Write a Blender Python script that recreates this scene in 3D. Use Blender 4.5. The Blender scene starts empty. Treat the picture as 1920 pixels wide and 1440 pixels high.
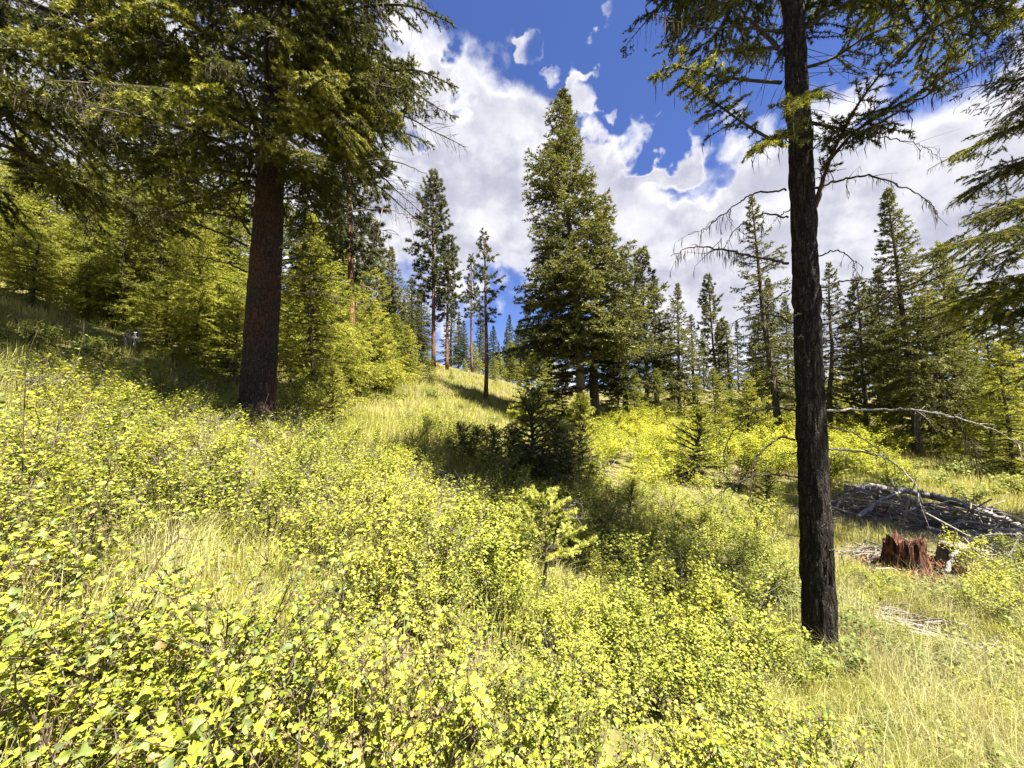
import bpy, math, random
import numpy as np
from mathutils import Matrix, Vector, Euler

R = math.radians
SC = bpy.context.scene
COL = SC.collection

# ------------------------------------------------------------------ camera, world, sun, exposure
EYE = 1.6
PITCH = R(3.6)
FPX = 1920 * 13.0 / 36.0
cam_d = bpy.data.cameras.new('camera')
cam = bpy.data.objects.new('camera', cam_d)
COL.objects.link(cam)
cam_d.sensor_width = 36.0
cam_d.lens = 13.0
cam_d.clip_start = 0.05
cam_d.clip_end = 4000
cam.location = (0, 0, EYE)
cam.rotation_euler = (R(90) + PITCH, 0, 0)
SC.camera = cam

SUN_EL = R(64)
SUN_H = Vector((0.79, -0.61, 0)).normalized()
SUN_DIR = Vector((SUN_H.x * math.cos(SUN_EL), SUN_H.y * math.cos(SUN_EL), math.sin(SUN_EL)))
sun_d = bpy.data.lights.new('sun', 'SUN')
sun = bpy.data.objects.new('sun', sun_d)
COL.objects.link(sun)
sun_d.energy = 5.0
sun_d.angle = R(0.53)
sun_d.color = (1.0, 0.93, 0.80)
sun.rotation_euler = SUN_DIR.to_track_quat('Z', 'Y').to_euler()

SC.view_settings.view_transform = 'Standard'
SC.view_settings.look = 'None'
SC.view_settings.gamma = 1.0
SC.view_settings.use_curve_mapping = False
SC.view_settings.exposure = 2.6
SC.render.engine = 'CYCLES'
SC.cycles.max_bounces = 6
SC.cycles.diffuse_bounces = 3
SC.cycles.glossy_bounces = 2
SC.cycles.transmission_bounces = 4
SC.cycles.use_denoising = True


def ray(px, py, d):
    """world point at forward depth d (metres along +Y) on the line of sight of photo pixel px,py"""
    cx = (px - 960) / FPX
    cy = (720 - py) / FPX
    y = math.cos(PITCH) - math.sin(PITCH) * cy
    z = math.sin(PITCH) + math.cos(PITCH) * cy
    return Vector((cx / y * d, d, EYE + z / y * d))


class NT:
    def __init__(s, tree):
        s.t = tree
        tree.nodes.clear()

    def n(s, typ, **kw):
        nd = s.t.nodes.new(typ)
        for k, v in kw.items():
            if k.startswith('i_'):
                key = k[2:]
                key = int(key) if key.isdigit() else key
                nd.inputs[key].default_value = v
            else:
                setattr(nd, k, v)
        return nd

    def l(s, a, b):
        s.t.links.new(a, b)

    def math(s, op, a, b=None, clamp=False):
        nd = s.t.nodes.new('ShaderNodeMath')
        nd.operation = op
        nd.use_clamp = clamp
        for i, v in enumerate((a, b)):
            if v is None:
                continue
            if isinstance(v, (int, float)):
                nd.inputs[i].default_value = v
            else:
                s.l(v, nd.inputs[i])
        return nd.outputs[0]

    def vmath(s, op, a, b=None):
        nd = s.t.nodes.new('ShaderNodeVectorMath')
        nd.operation = op
        for i, v in enumerate((a, b)):
            if v is None:
                continue
            if isinstance(v, (tuple, list, Vector)):
                nd.inputs[i].default_value = v
            else:
                s.l(v, nd.inputs[i])
        return nd

    def smooth(s, v, lo, hi, a=0.0, b=1.0):
        nd = s.t.nodes.new('ShaderNodeMapRange')
        nd.interpolation_type = 'SMOOTHSTEP'
        nd.inputs['From Min'].default_value = lo
        nd.inputs['From Max'].default_value = hi
        nd.inputs['To Min'].default_value = a
        nd.inputs['To Max'].default_value = b
        s.l(v, nd.inputs['Value'])
        return nd.outputs['Result']

    def noise(s, vec, scale, detail=4, rough=0.55, dist=0.0):
        nd = s.t.nodes.new('ShaderNodeTexNoise')
        nd.inputs['Scale'].default_value = scale
        nd.inputs['Detail'].default_value = detail
        nd.inputs['Roughness'].default_value = rough
        nd.inputs['Distortion'].default_value = dist
        if vec is not None:
            s.l(vec, nd.inputs['Vector'])
        return nd.outputs['Fac']

    def mix(s, fac, a, b, blend='MIX'):
        nd = s.t.nodes.new('ShaderNodeMix')
        nd.data_type = 'RGBA'
        nd.blend_type = blend
        for key, v in (('Factor', fac), ('A', a), ('B', b)):
            sock = nd.inputs[0] if key == 'Factor' else nd.inputs[6 if key == 'A' else 7]
            if isinstance(v, (int, float)):
                sock.default_value = v
            elif isinstance(v, (tuple, list)):
                sock.default_value = (*v[:3], 1)
            else:
                s.l(v, sock)
        return nd.outputs[2]


world = bpy.data.worlds.new('World')
SC.world = world
world.use_nodes = True


def make_world():
    t = NT(world.node_tree)
    out = t.n('ShaderNodeOutputWorld')
    bg = t.n('ShaderNodeBackground')
    bg.inputs['Strength'].default_value = 0.05
    sky = t.n('ShaderNodeTexSky')
    sky.sky_type = 'NISHITA'
    sky.sun_disc = False
    sky.sun_elevation = SUN_EL
    sky.sun_rotation = math.atan2(SUN_H.x, SUN_H.y)
    sky.air_density = 1.0
    sky.dust_density = 0.3
    sky.ozone_density = 2.0
    blue = t.mix(1.0, sky.outputs[0], (0.33, 0.375, 0.60), 'MULTIPLY')
    tc = t.n('ShaderNodeTexCoord')
    D = tc.outputs['Generated']

    def blob_dir(px, py):
        v = ray(px, py, 1.0) - Vector((0, 0, EYE))
        return v.normalized()
    # cloud masses (positive) and blue openings (negative) by direction of sky
    blobs = [
        (930, 150, 9, .26), (1040, 160, 8, .24), (880, 270, 10, .26), (960, 330, 9, .2), (760, 400, 10, .22),
        (900, 440, 9, .2), (1260, 440, 12, .26), (1120, 420, 10, .15), (1420, 480, 12, .24), (1400, 90, 9, .2),
        (1620, 320, 9, .16), (1800, 290, 11, .22), (1870, 150, 7, .15), (1780, 520, 14, .2), (1195, 262, 4.5, .36),
        (1165, 160, 3.6, .36), (1105, 62, 3.0, .38), (330, 150, 16, .22), (480, 420, 10, .2), (120, 330, 14, .15),
        (820, 90, 6, .12), (1560, 420, 8, .15),
        (1010, -10, 12, -.42), (1160, -20, 12, -.3), (1220, 40, 9, -.30), (1130, 110, 4, -.12), (880, 10, 7, -.2), (1310, 225, 8, -.34), (1250, 140, 5, -.22),
        (1180, 215, 3, -.22), (800, 215, 4.5, -.30), (1760, 110, 7, -.26), (1690, 190, 5, -.24), (1590, 130, 7, -.2), (830, 300, 2.5, -.2),
        (960, 575, 5, -.22), (970, 395, 2.5, -.12), (1340, 300, 4, -.22), (700, 60, 6, -.2),
    ]

    def density(vec, fine=True):
        warp = t.n('ShaderNodeTexNoise', i_Scale=9.0, i_Detail=6.0)
        t.l(vec, warp.inputs['Vector'])
        w = t.vmath('SCALE', t.vmath('SUBTRACT', warp.outputs['Color'], (.5, .5, .5)).outputs[0])
        w.inputs['Scale'].default_value = 0.07
        v2 = t.vmath('ADD', vec, w.outputs[0]).outputs[0]
        v3 = t.vmath('MULTIPLY', v2, (1, 1, 1.35)).outputs[0]
        n1 = t.noise(v3, 5.2, 10 if fine else 5, 0.56)
        acc = t.math('SUBTRACT', n1, 0.5)
        return acc, v2
    acc, v2 = density(D)
    bias = None
    for px, py, rad, wgt in blobs:
        d = t.vmath('DOT_PRODUCT', v2, blob_dir(px, py)).outputs['Value']
        m = t.smooth(d, math.cos(R(rad * 1.6)), math.cos(R(rad * 0.1)), 0, wgt)
        bias = m if bias is None else t.math('ADD', bias, m)
    dens = t.math('ADD', t.math('MULTIPLY', acc, 1.6), bias)
    mask = t.smooth(dens, -0.09, 0.27)
    # self shading: density a little nearer the sun against density here
    vs = t.vmath('ADD', D, tuple(SUN_DIR * 0.075)).outputs[0]
    acc2, _ = density(vs, False)
    lit = t.math('SUBTRACT', acc, acc2)
    sh = t.smooth(lit, -0.16, 0.13)
    thick = t.smooth(dens, 0.12, 0.42)
    n4 = t.noise(D, 4.5, 6, .6)
    g = t.math('MULTIPLY', thick, t.smooth(n4, .35, .65, .35, 1.0))
    bright = t.math('SUBTRACT', 1.0, t.math('MULTIPLY', g, 0.34))
    bright = t.math('MULTIPLY', bright, t.math('ADD', t.math('MULTIPLY', sh, 0.28), 0.76))
    ccol = t.mix(t.smooth(bright, .5, .98), (1.75, 1.78, 2.25), (3.6, 3.55, 3.7))
    colr = t.mix(mask, blue, ccol)
    t.l(colr, bg.inputs['Color'])
    t.l(bg.outputs[0], out.inputs['Surface'])


make_world()

# ------------------------------------------------------------------ numpy helpers
RNG = np.random.default_rng(7)


def hash3(ix, iy, iz, seed):
    n = (ix * 374761393 + iy * 668265263 + iz * 2147483647 + seed * 1274126177) & 0xFFFFFFFF
    n = ((n ^ (n >> 13)) * 1274126177) & 0xFFFFFFFF
    return ((n ^ (n >> 16)) & 0xFFFF) / 65535.0


def vnoise(x, y, z=None, seed=0):
    x = np.asarray(x, float)
    y = np.asarray(y, float)
    z = np.zeros_like(x) if z is None else np.asarray(z, float)
    ix, iy, iz = (np.floor(v).astype(np.int64) for v in (x, y, z))
    fx, fy, fz = x - ix, y - iy, z - iz
    fx, fy, fz = (f * f * (3 - 2 * f) for f in (fx, fy, fz))
    r = 0
    for dx in (0, 1):
        for dy in (0, 1):
            for dz in (0, 1):
                w = (fx if dx else 1 - fx) * (fy if dy else 1 - fy) * (fz if dz else 1 - fz)
                r = r + w * hash3(ix + dx, iy + dy, iz + dz, seed)
    return r


def nrm(a):
    return a / np.maximum(np.linalg.norm(a, axis=-1, keepdims=True), 1e-9)


def terrain(x, y):
    x = np.asarray(x, float)
    y = np.asarray(y, float)
    xl = np.maximum(-x, 0)
    L = np.where(x < 0, 9.5 * np.tanh((0.26 * xl + .010 * np.maximum(xl - 4, 0) ** 2) / 9.5), -0.333 * x)
    yy = np.maximum(y - 8, 0)
    L = L + 0.02 * np.clip(y, -30, 60) + 5 * (1 - np.exp(-0.003 * yy ** 2 / 5))
    L = L + 1.3 * np.exp(-((x + 4) ** 2 + (y - 37) ** 2) / (2 * 7.5 ** 2))
    Rr = -1.15 + 6 * (1 - np.exp(-0.005 * np.maximum(y - 4, 0) ** 2 / 6))
    k = 0.35
    m = np.maximum(L, Rr)
    z = m + k * np.log(np.exp((L - m) / k) + np.exp((Rr - m) / k)) - k * math.log(2) * 0.1
    bump = 0.22 * (vnoise(x * .35, y * .35, seed=3) - .5) + 0.09 * (vnoise(x * 1.1, y * 1.1, seed=4) - .5)
    return z + bump


def th(x, y):
    return float(terrain(np.array([x]), np.array([y]))[0])


def G(px, d):
    """ground point in photo column px at forward depth d"""
    x = (px - 960) / FPX * d
    for _ in range(4):
        z = th(x, d)
        x = (px - 960) / FPX * (d * math.cos(PITCH) + (z - EYE) * math.sin(PITCH))
    return Vector((x, d, th(x, d)))


class MB:
    """collects triangles, links them as one mesh"""
    def __init__(s):
        s.V, s.F, s.T, s.n = [], [], [], 0

    def add(s, V, F, tone=None):
        V = np.asarray(V, float).reshape(-1, 3)
        if len(V) == 0:
            return
        s.V.append(V)
        s.F.append(np.asarray(F, np.int64).reshape(-1, 3) + s.n)
        if tone is None:
            tone = np.full(len(V), .5)
        elif np.isscalar(tone):
            tone = np.full(len(V), tone)
        s.T.append(np.asarray(tone, float))
        s.n += len(V)

    def mesh(s, name, mat, smooth=False):
        me = bpy.data.meshes.new(name)
        V = np.concatenate(s.V)
        F = np.concatenate(s.F)
        T = np.concatenate(s.T)
        me.vertices.add(len(V))
        me.vertices.foreach_set('co', V.astype(np.float32).ravel())
        me.loops.add(len(F) * 3)
        me.loops.foreach_set('vertex_index', F.astype(np.int32).ravel())
        me.polygons.add(len(F))
        me.polygons.foreach_set('loop_start', np.arange(0, len(F) * 3, 3, dtype=np.int32))
        if smooth:
            me.polygons.foreach_set('use_smooth', np.ones(len(F), bool))
        at = me.attributes.new('tone', 'FLOAT', 'POINT')
        at.data.foreach_set('value', T.astype(np.float32))
        me.update(calc_edges=True)
        me.materials.append(mat)
        return me


def tag(o, label=None, cat=None, group=None, kind=None):
    if label:
        o['label'] = label
    if cat:
        o['category'] = cat
    if group:
        o['group'] = group
    if kind:
        o['kind'] = kind
    return o


def link(name, data, parent=None, mat=None, kind=None):
    o = bpy.data.objects.new(name, data)
    COL.objects.link(o)
    if parent is not None:
        o.parent = parent
    if mat is not None:
        o.matrix_local = mat
    if kind:
        o['kind'] = kind
    return o


def empty(name, loc, label, cat, group=None, rot=(0, 0, 0), scale=(1, 1, 1)):
    o = bpy.data.objects.new(name, None)
    COL.objects.link(o)
    o.empty_display_size = .2
    o.location = loc
    o.rotation_euler = rot
    o.scale = scale
    return tag(o, label, cat, group)


def tube(pts, rad, sides=6, cap=True):
    pts = np.asarray(pts, float)
    n = len(pts)
    rad = np.broadcast_to(np.asarray(rad, float), (n,))
    tg = np.gradient(pts, axis=0)
    tg = nrm(tg)
    ref = np.array([0, 0, 1.0]) if abs(tg[0, 2]) < .9 else np.array([1.0, 0, 0])
    u = nrm(np.cross(tg, ref))
    v = np.cross(tg, u)
    a = np.linspace(0, 2 * math.pi, sides, endpoint=False)
    ring = u[:, None] * np.cos(a)[None, :, None] + v[:, None] * np.sin(a)[None, :, None]
    V = (pts[:, None] + ring * rad[:, None, None]).reshape(-1, 3)
    i = np.arange(n - 1)[:, None] * sides
    j = np.arange(sides)[None]
    j2 = (j + 1) % sides
    a0, a1, b0, b1 = i + j, i + j2, i + sides + j, i + sides + j2
    F = np.concatenate([np.stack([a0, a1, b1], -1).reshape(-1, 3), np.stack([a0, b1, b0], -1).reshape(-1, 3)])
    if cap:
        V = np.concatenate([V, pts[:1], pts[-1:]])
        c0, c1 = n * sides, n * sides + 1
        jj = np.arange(sides)
        F = np.concatenate([F, np.stack([(jj + 1) % sides, jj, np.full(sides, c0)], -1),
                            np.stack([(n - 1) * sides + jj, (n - 1) * sides + (jj + 1) % sides, np.full(sides, c1)], -1)])
    return V, F


def spline(P, n):
    """Catmull-Rom through P, n samples"""
    P = np.asarray(P, float)
    if len(P) == 2:
        t = np.linspace(0, 1, n)[:, None]
        return P[0] * (1 - t) + P[1] * t
    Q = np.concatenate([[2 * P[0] - P[1]], P, [2 * P[-1] - P[-2]]])
    u = np.linspace(0, len(P) - 1 - 1e-6, n)
    i = np.floor(u).astype(int)
    t = (u - i)[:, None]
    p0, p1, p2, p3 = Q[i], Q[i + 1], Q[i + 2], Q[i + 3]
    return .5 * (2 * p1 + (-p0 + p2) * t + (2 * p0 - 5 * p1 + 4 * p2 - p3) * t ** 2 + (-p0 + 3 * p1 - 3 * p2 + p3) * t ** 3)


# ------------------------------------------------------------------ materials
def new_mat(name):
    m = bpy.data.materials.new(name)
    m.use_nodes = True
    return m, NT(m.node_tree)


def leaf_mat(name, c1, c2, c3, trans=0.4, gloss=0.06, nscale=1.2):
    """c1 dark, c2 mid, c3 light/yellow leaf pigment; tone attribute + slow noise choose among them"""
    if name not in ('lupine petals', 'fresh fir tips'):
        c1, c2, c3 = ((c[0] * .78, c[1] * .81, c[2] * 1.15) for c in (c1, c2, c3))
    m, t = new_mat(name)
    out = t.n('ShaderNodeOutputMaterial')
    at = t.n('ShaderNodeAttribute', attribute_name='tone')
    geo = t.n('ShaderNodeNewGeometry')
    oi = t.n('ShaderNodeObjectInfo')
    n1 = t.noise(geo.outputs['Position'], nscale, 3)
    n0 = t.noise(geo.outputs['Position'], nscale * .3, 2)
    f = t.math('ADD', t.math('MULTIPLY', at.outputs['Fac'], .55), t.math('MULTIPLY', t.math('SUBTRACT', n1, .5), 0.9))
    f = t.math('ADD', f, t.math('MULTIPLY', t.math('SUBTRACT', n0, .5), 0.8))
    f = t.math('ADD', f, t.math('MULTIPLY', oi.outputs['Random'], .45))
    f1 = t.smooth(f, .15, .5)
    f2 = t.smooth(f, .5, .9)
    c = t.mix(f2, t.mix(f1, c1, c2), c3)
    dif = t.n('ShaderNodeBsdfDiffuse')
    tr = t.n('ShaderNodeBsdfTranslucent')
    gl = t.n('ShaderNodeBsdfGlossy')
    gl.inputs['Roughness'].default_value = .6
    gl.inputs['Color'].default_value = (.9, .9, .9, 1)
    t.l(c, dif.inputs['Color'])
    tc_ = t.mix(1.0, c, (1.15, 1.1, .7), 'MULTIPLY')
    t.l(tc_, tr.inputs['Color'])
    ms = t.n('ShaderNodeMixShader')
    ms.inputs[0].default_value = trans
    t.l(dif.outputs[0], ms.inputs[1])
    t.l(tr.outputs[0], ms.inputs[2])
    ms2 = t.n('ShaderNodeMixShader')
    ms2.inputs[0].default_value = gloss * .35
    t.l(ms.outputs[0], ms2.inputs[1])
    t.l(gl.outputs[0], ms2.inputs[2])
    t.l(ms2.outputs[0], out.inputs['Surface'])
    return m


def bark_mat(name, dark, mid, light, scale=9.0, stretch=0.22, bump=.6, red=None):
    m, t = new_mat(name)
    out = t.n('ShaderNodeOutputMaterial')
    tc = t.n('ShaderNodeTexCoord')
    mp = t.n('ShaderNodeMapping')
    mp.inputs['Scale'].default_value = (1, 1, stretch)
    t.l(tc.outputs['Object'], mp.inputs['Vector'])
    wn = t.n('ShaderNodeTexNoise', i_Scale=scale * .8, i_Detail=4.0)
    t.l(mp.outputs[0], wn.inputs['Vector'])
    wv = t.vmath('SCALE', wn.outputs['Color'])
    wv.inputs['Scale'].default_value = 2.2 / scale
    mv = t.vmath('ADD', mp.outputs[0], wv.outputs[0]).outputs[0]
    n1 = t.noise(mp.outputs[0], scale, 8, .65, .6)
    n2 = t.noise(tc.outputs['Object'], scale * 4, 4, .6)
    vo = t.n('ShaderNodeTexVoronoi', feature='DISTANCE_TO_EDGE')
    vo.inputs['Scale'].default_value = scale * 1.6
    t.l(mv, vo.inputs['Vector'])
    crack = t.smooth(vo.outputs['Distance'], 0.0, .16)
    c = t.mix(t.smooth(n1, .3, .62), dark, mid)
    c = t.mix(t.math('MULTIPLY', t.smooth(n2, .56, .72), crack), c, light)
    if red:
        n3 = t.noise(tc.outputs['Object'], 1.3, 3)
        c = t.mix(t.smooth(n3, .42, .62), c, red)
    c = t.mix(t.math('SUBTRACT', 1.0, crack), c, dark)
    b = t.n('ShaderNodeBsdfPrincipled')
    b.inputs['Roughness'].default_value = .85
    b.inputs['Specular IOR Level'].default_value = .25
    t.l(c, b.inputs['Base Color'])
    bp = t.n('ShaderNodeBump')
    bp.inputs['Strength'].default_value = bump
    bp.inputs['Distance'].default_value = .02
    hgt = t.math('ADD', t.math('MULTIPLY', n1, .6), t.math('MULTIPLY', crack, .5))
    t.l(hgt, bp.inputs['Height'])
    t.l(bp.outputs[0], b.inputs['Normal'])
    t.l(b.outputs[0], out.inputs['Surface'])
    return m


M = {}
M['fir'] = leaf_mat('fir needles', (.045, .050, .012), (.105, .112, .018), (.34, .33, .038), .25, .05, 1.5)
M['fir_light'] = leaf_mat('young fir needles', (.15, .160, .016), (.29, .295, .026), (.45, .43, .05), .35, .04, 1.2)
M['fir_mid'] = leaf_mat('forest fir needles', (.055, .060, .016), (.115, .118, .024), (.23, .22, .038), .25, .05, .4)
M['pine'] = leaf_mat('pine needles', (.065, .072, .024), (.125, .130, .036), (.23, .22, .055), .25, .06, .5)
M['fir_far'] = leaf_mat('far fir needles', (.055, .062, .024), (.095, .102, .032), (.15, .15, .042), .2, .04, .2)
M['fir_dark'] = leaf_mat('shaded fir needles', (.05, .058, .014), (.10, .11, .020), (.17, .17, .03), .25, .05, .8)  # shade over the sapling clump is put into this darker needle colour
M['tips'] = leaf_mat('fresh fir tips', (.22, .25, .045), (.38, .40, .09), (.50, .50, .14), .35, .04, 3)
M['leaf'] = leaf_mat('lobed shrub leaves', (.17, .21, .012), (.32, .345, .018), (.47, .46, .035), .42, .07, 2.2)
M['leaf_olive'] = leaf_mat('olive shrub leaves', (.08, .11, .018), (.15, .185, .025), (.26, .28, .035), .35, .08, 2.2)
M['leaf_brown'] = leaf_mat('withered shrub leaves', (.16, .10, .03), (.30, .18, .05), (.42, .28, .09), .3, .05, 2.2)
M['leaf2'] = leaf_mat('small shrub leaves', (.16, .19, .014), (.30, .32, .020), (.44, .43, .036), .42, .06, 1.1)
M['leaf3'] = leaf_mat('bright thicket leaves', (.22, .245, .012), (.37, .38, .020), (.50, .48, .036), .42, .05, .6)
M['herb'] = leaf_mat('low herb leaves', (.09, .12, .018), (.17, .20, .03), (.30, .31, .04), .38, .05, 1.5)
M['grass'] = leaf_mat('grass blades', (.17, .19, .022), (.34, .335, .042), (.52, .47, .12), .40, .05, .7)
M['drygrass'] = leaf_mat('dry grass', (.28, .25, .07), (.42, .38, .12), (.56, .50, .22), .35, .05, 1.2)
M['lichen'] = leaf_mat('hair lichen', (.035, .028, .015), (.075, .055, .03), (.14, .11, .06), .2, .02, 2)
M['bark_dark'] = bark_mat('dark fir bark', (.006, .005, .004), (.026, .019, .015), (.16, .13, .105), 20, .2, .9)
M['bark_red'] = bark_mat('reddish fir bark', (.009, .007, .006), (.036, .024, .018), (.20, .17, .13), 22, .3, .9, (.060, .026, .015))
M['bark_mid'] = bark_mat('forest fir bark', (.04, .032, .025), (.11, .088, .07), (.22, .19, .16), 6, .2, .5)
M['bark_grey'] = bark_mat('grey fir bark', (.07, .06, .05), (.17, .145, .12), (.30, .27, .24), 6, .2, .5)
M['bark_pine'] = bark_mat('ponderosa bark', (.06, .03, .018), (.22, .105, .055), (.34, .19, .11), 4, .25, .5)
M['twig'] = bark_mat('branch wood', (.02, .016, .012), (.06, .048, .036), (.13, .11, .09), 30, .4, .3)
M['stem'] = bark_mat('shrub stems', (.05, .035, .025), (.13, .095, .07), (.26, .22, .18), 40, .3, .2)
M['dead'] = bark_mat('weathered dead wood', (.11, .10, .095), (.28, .265, .25), (.48, .46, .44), 25, .15, .4)
M['deadtwig'] = bark_mat('dead twigs', (.08, .068, .056), (.22, .195, .165), (.40, .37, .34), 40, .3, .2)
M['rot'] = bark_mat('red rotten wood', (.018, .008, .005), (.105, .038, .018), (.27, .15, .085), 9, .18, 1.0)
M['rotchip'] = bark_mat('red wood crumbs', (.06, .026, .014), (.20, .085, .042), (.36, .22, .13), 20, 1.0, .4)
M['lupine'] = leaf_mat('lupine petals', (.16, .13, .42), (.30, .26, .62), (.6, .56, .8), .2, .02, 5)


def ground_mat():
    m, t = new_mat('forest ground')
    out = t.n('ShaderNodeOutputMaterial')
    geo = t.n('ShaderNodeNewGeometry')
    P = geo.outputs['Position']
    n1 = t.noise(P, .5, 5)
    n2 = t.noise(P, 6.0, 6, .65)
    n3 = t.noise(P, 45.0, 4, .7)
    litter = t.mix(t.smooth(n2, .35, .65), (.075, .055, .032), (.20, .165, .095))
    green = t.mix(t.smooth(n2, .3, .7), (.065, .072, .018), (.15, .148, .036))
    c = t.mix(t.smooth(n1, .38, .56), litter, green)
    at = t.n('ShaderNodeAttribute', attribute_name='tone')
    bare = t.smooth(t.math('ADD', at.outputs['Fac'], t.math('MULTIPLY', t.math('SUBTRACT', n2, .5), .8)), .35, .65)
    c = t.mix(bare, c, t.mix(t.smooth(n2, .35, .65), (.06, .047, .034), (.17, .14, .105)))
    c = t.mix(t.smooth(n3, .4, .7), t.mix(.5, c, (.05, .04, .025)), c)
    b = t.n('ShaderNodeBsdfPrincipled')
    b.inputs['Roughness'].default_value = .95
    b.inputs['Specular IOR Level'].default_value = .1
    t.l(c, b.inputs['Base Color'])
    bp = t.n('ShaderNodeBump')
    bp.inputs['Strength'].default_value = .8
    bp.inputs['Distance'].default_value = .05
    t.l(t.math('ADD', n2, t.math('MULTIPLY', n3, .4)), bp.inputs['Height'])
    t.l(bp.outputs[0], b.inputs['Normal'])
    t.l(b.outputs[0], out.inputs['Surface'])
    return m


# ------------------------------------------------------------------ ground
BARE = ((1700, 9.2, 2.6, 1.3), (1850, 8.0, 2.2, 1.2), (1700, 6.6, 1.1, .8), (1890, 6.9, 1.1, .8), (1465, 5.3, .45, .4), (1700, 4.65, .55, .3), (1790, 4.4, .55, .3),
        (470, 6.0, 1.0, .8), (1100, 12, 1.0, .8))
BARE_G = {}


def bare_at(x, y):
    """where old brush, crumbled wood and trodden soil leave the ground without grass"""
    t = np.zeros_like(x)
    for px, d, rx, ry in BARE:
        if (px, d) not in BARE_G:
            BARE_G[(px, d)] = G(px, d)
        g = BARE_G[(px, d)]
        t = np.maximum(t, 1.15 * np.exp(-(((x - g.x) / rx) ** 2 + ((y - g.y) / ry) ** 2) ** 1.5))
    return t


def make_ground():
    def axis(lo, hi, fine, grow, mx):
        a = [0.0]
        st = fine
        while a[-1] < hi:
            a.append(a[-1] + st)
            if a[-1] > 14:
                st = min(st * grow, mx)
        b = [0.0]
        st = fine
        while b[-1] > lo:
            b.append(b[-1] - st)
            if b[-1] < -14:
                st = min(st * grow, mx)
        return np.array(b[:0:-1] + a)
    xs = axis(-900, 900, .3, 1.09, 60)
    ys = axis(-300, 1500, .3, 1.09, 60)
    X, Y = np.meshgrid(xs, ys)
    Z = terrain(X, Y)
    V = np.stack([X, Y, Z], -1).reshape(-1, 3)
    w = len(xs)
    i, j = np.meshgrid(np.arange(len(ys) - 1), np.arange(w - 1), indexing='ij')
    a = (i * w + j).ravel()
    F = np.concatenate([np.stack([a, a + 1, a + w + 1], -1), np.stack([a, a + w + 1, a + w], -1)])
    b = MB()
    b.add(V, F, np.clip(bare_at(V[:, 0], V[:, 1]), 0, 1))
    o = link('ground', b.mesh('ground', ground_mat(), True))
    tag(o, 'uneven grassy hillside ground of dry litter and soil', None, None, 'structure')


make_ground()


# ------------------------------------------------------------------ conifer building
def needle_tris(T0, T1, spacing, nlen, nw, rng, flat=.55, fwd=.6, tone_lo=.2, tone_hi=.7, jit=.35, tri=False):
    """thin pointed needle faces around twigs T0->T1"""
    T0 = np.asarray(T0, float)
    T1 = np.asarray(T1, float)
    ln = np.linalg.norm(T1 - T0, axis=1)
    cnt = np.maximum(1, np.round(ln / spacing).astype(int))
    idx = np.repeat(np.arange(len(T0)), cnt)
    n = len(idx)
    tt = rng.random(n)
    P = T0[idx] + (T1 - T0)[idx] * tt[:, None]
    A = nrm(T1 - T0)[idx]
    r = rng.normal(size=(n, 3))
    r -= A * np.sum(r * A, 1, keepdims=True)
    r[:, 2] *= flat
    r = nrm(r)
    D = nrm(A * fwd + r * .8)
    W = nrm(np.cross(D, rng.normal(size=(n, 3)))) * (nw / 2)
    L = nlen * (1 + jit * rng.uniform(-1, 1, n))
    tip = P + D * L[:, None]
    if tri:
        V = np.stack([P - W, P + W, tip], 1).reshape(-1, 3)
        F = np.arange(n * 3).reshape(-1, 3)
        tw = rng.uniform(tone_lo, tone_hi, len(T0))[idx] + (tt - .5) * .5
        return V, F, np.repeat(tw + rng.uniform(-.08, .08, n), 3)
    mid = P + D * (L * .35)[:, None]
    V = np.stack([P - W * .5, mid + W, tip, mid - W], 1).reshape(-1, 3)
    k = np.arange(n)[:, None] * 4
    F = np.concatenate([k + np.array([[0, 1, 3]]), k + np.array([[1, 2, 3]])])
    twig_tone = rng.uniform(tone_lo, tone_hi, len(T0))[idx] + (tt - .5) * .5
    T = np.repeat(twig_tone + rng.uniform(-.08, .08, n), 4)
    return V, F, T


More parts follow.
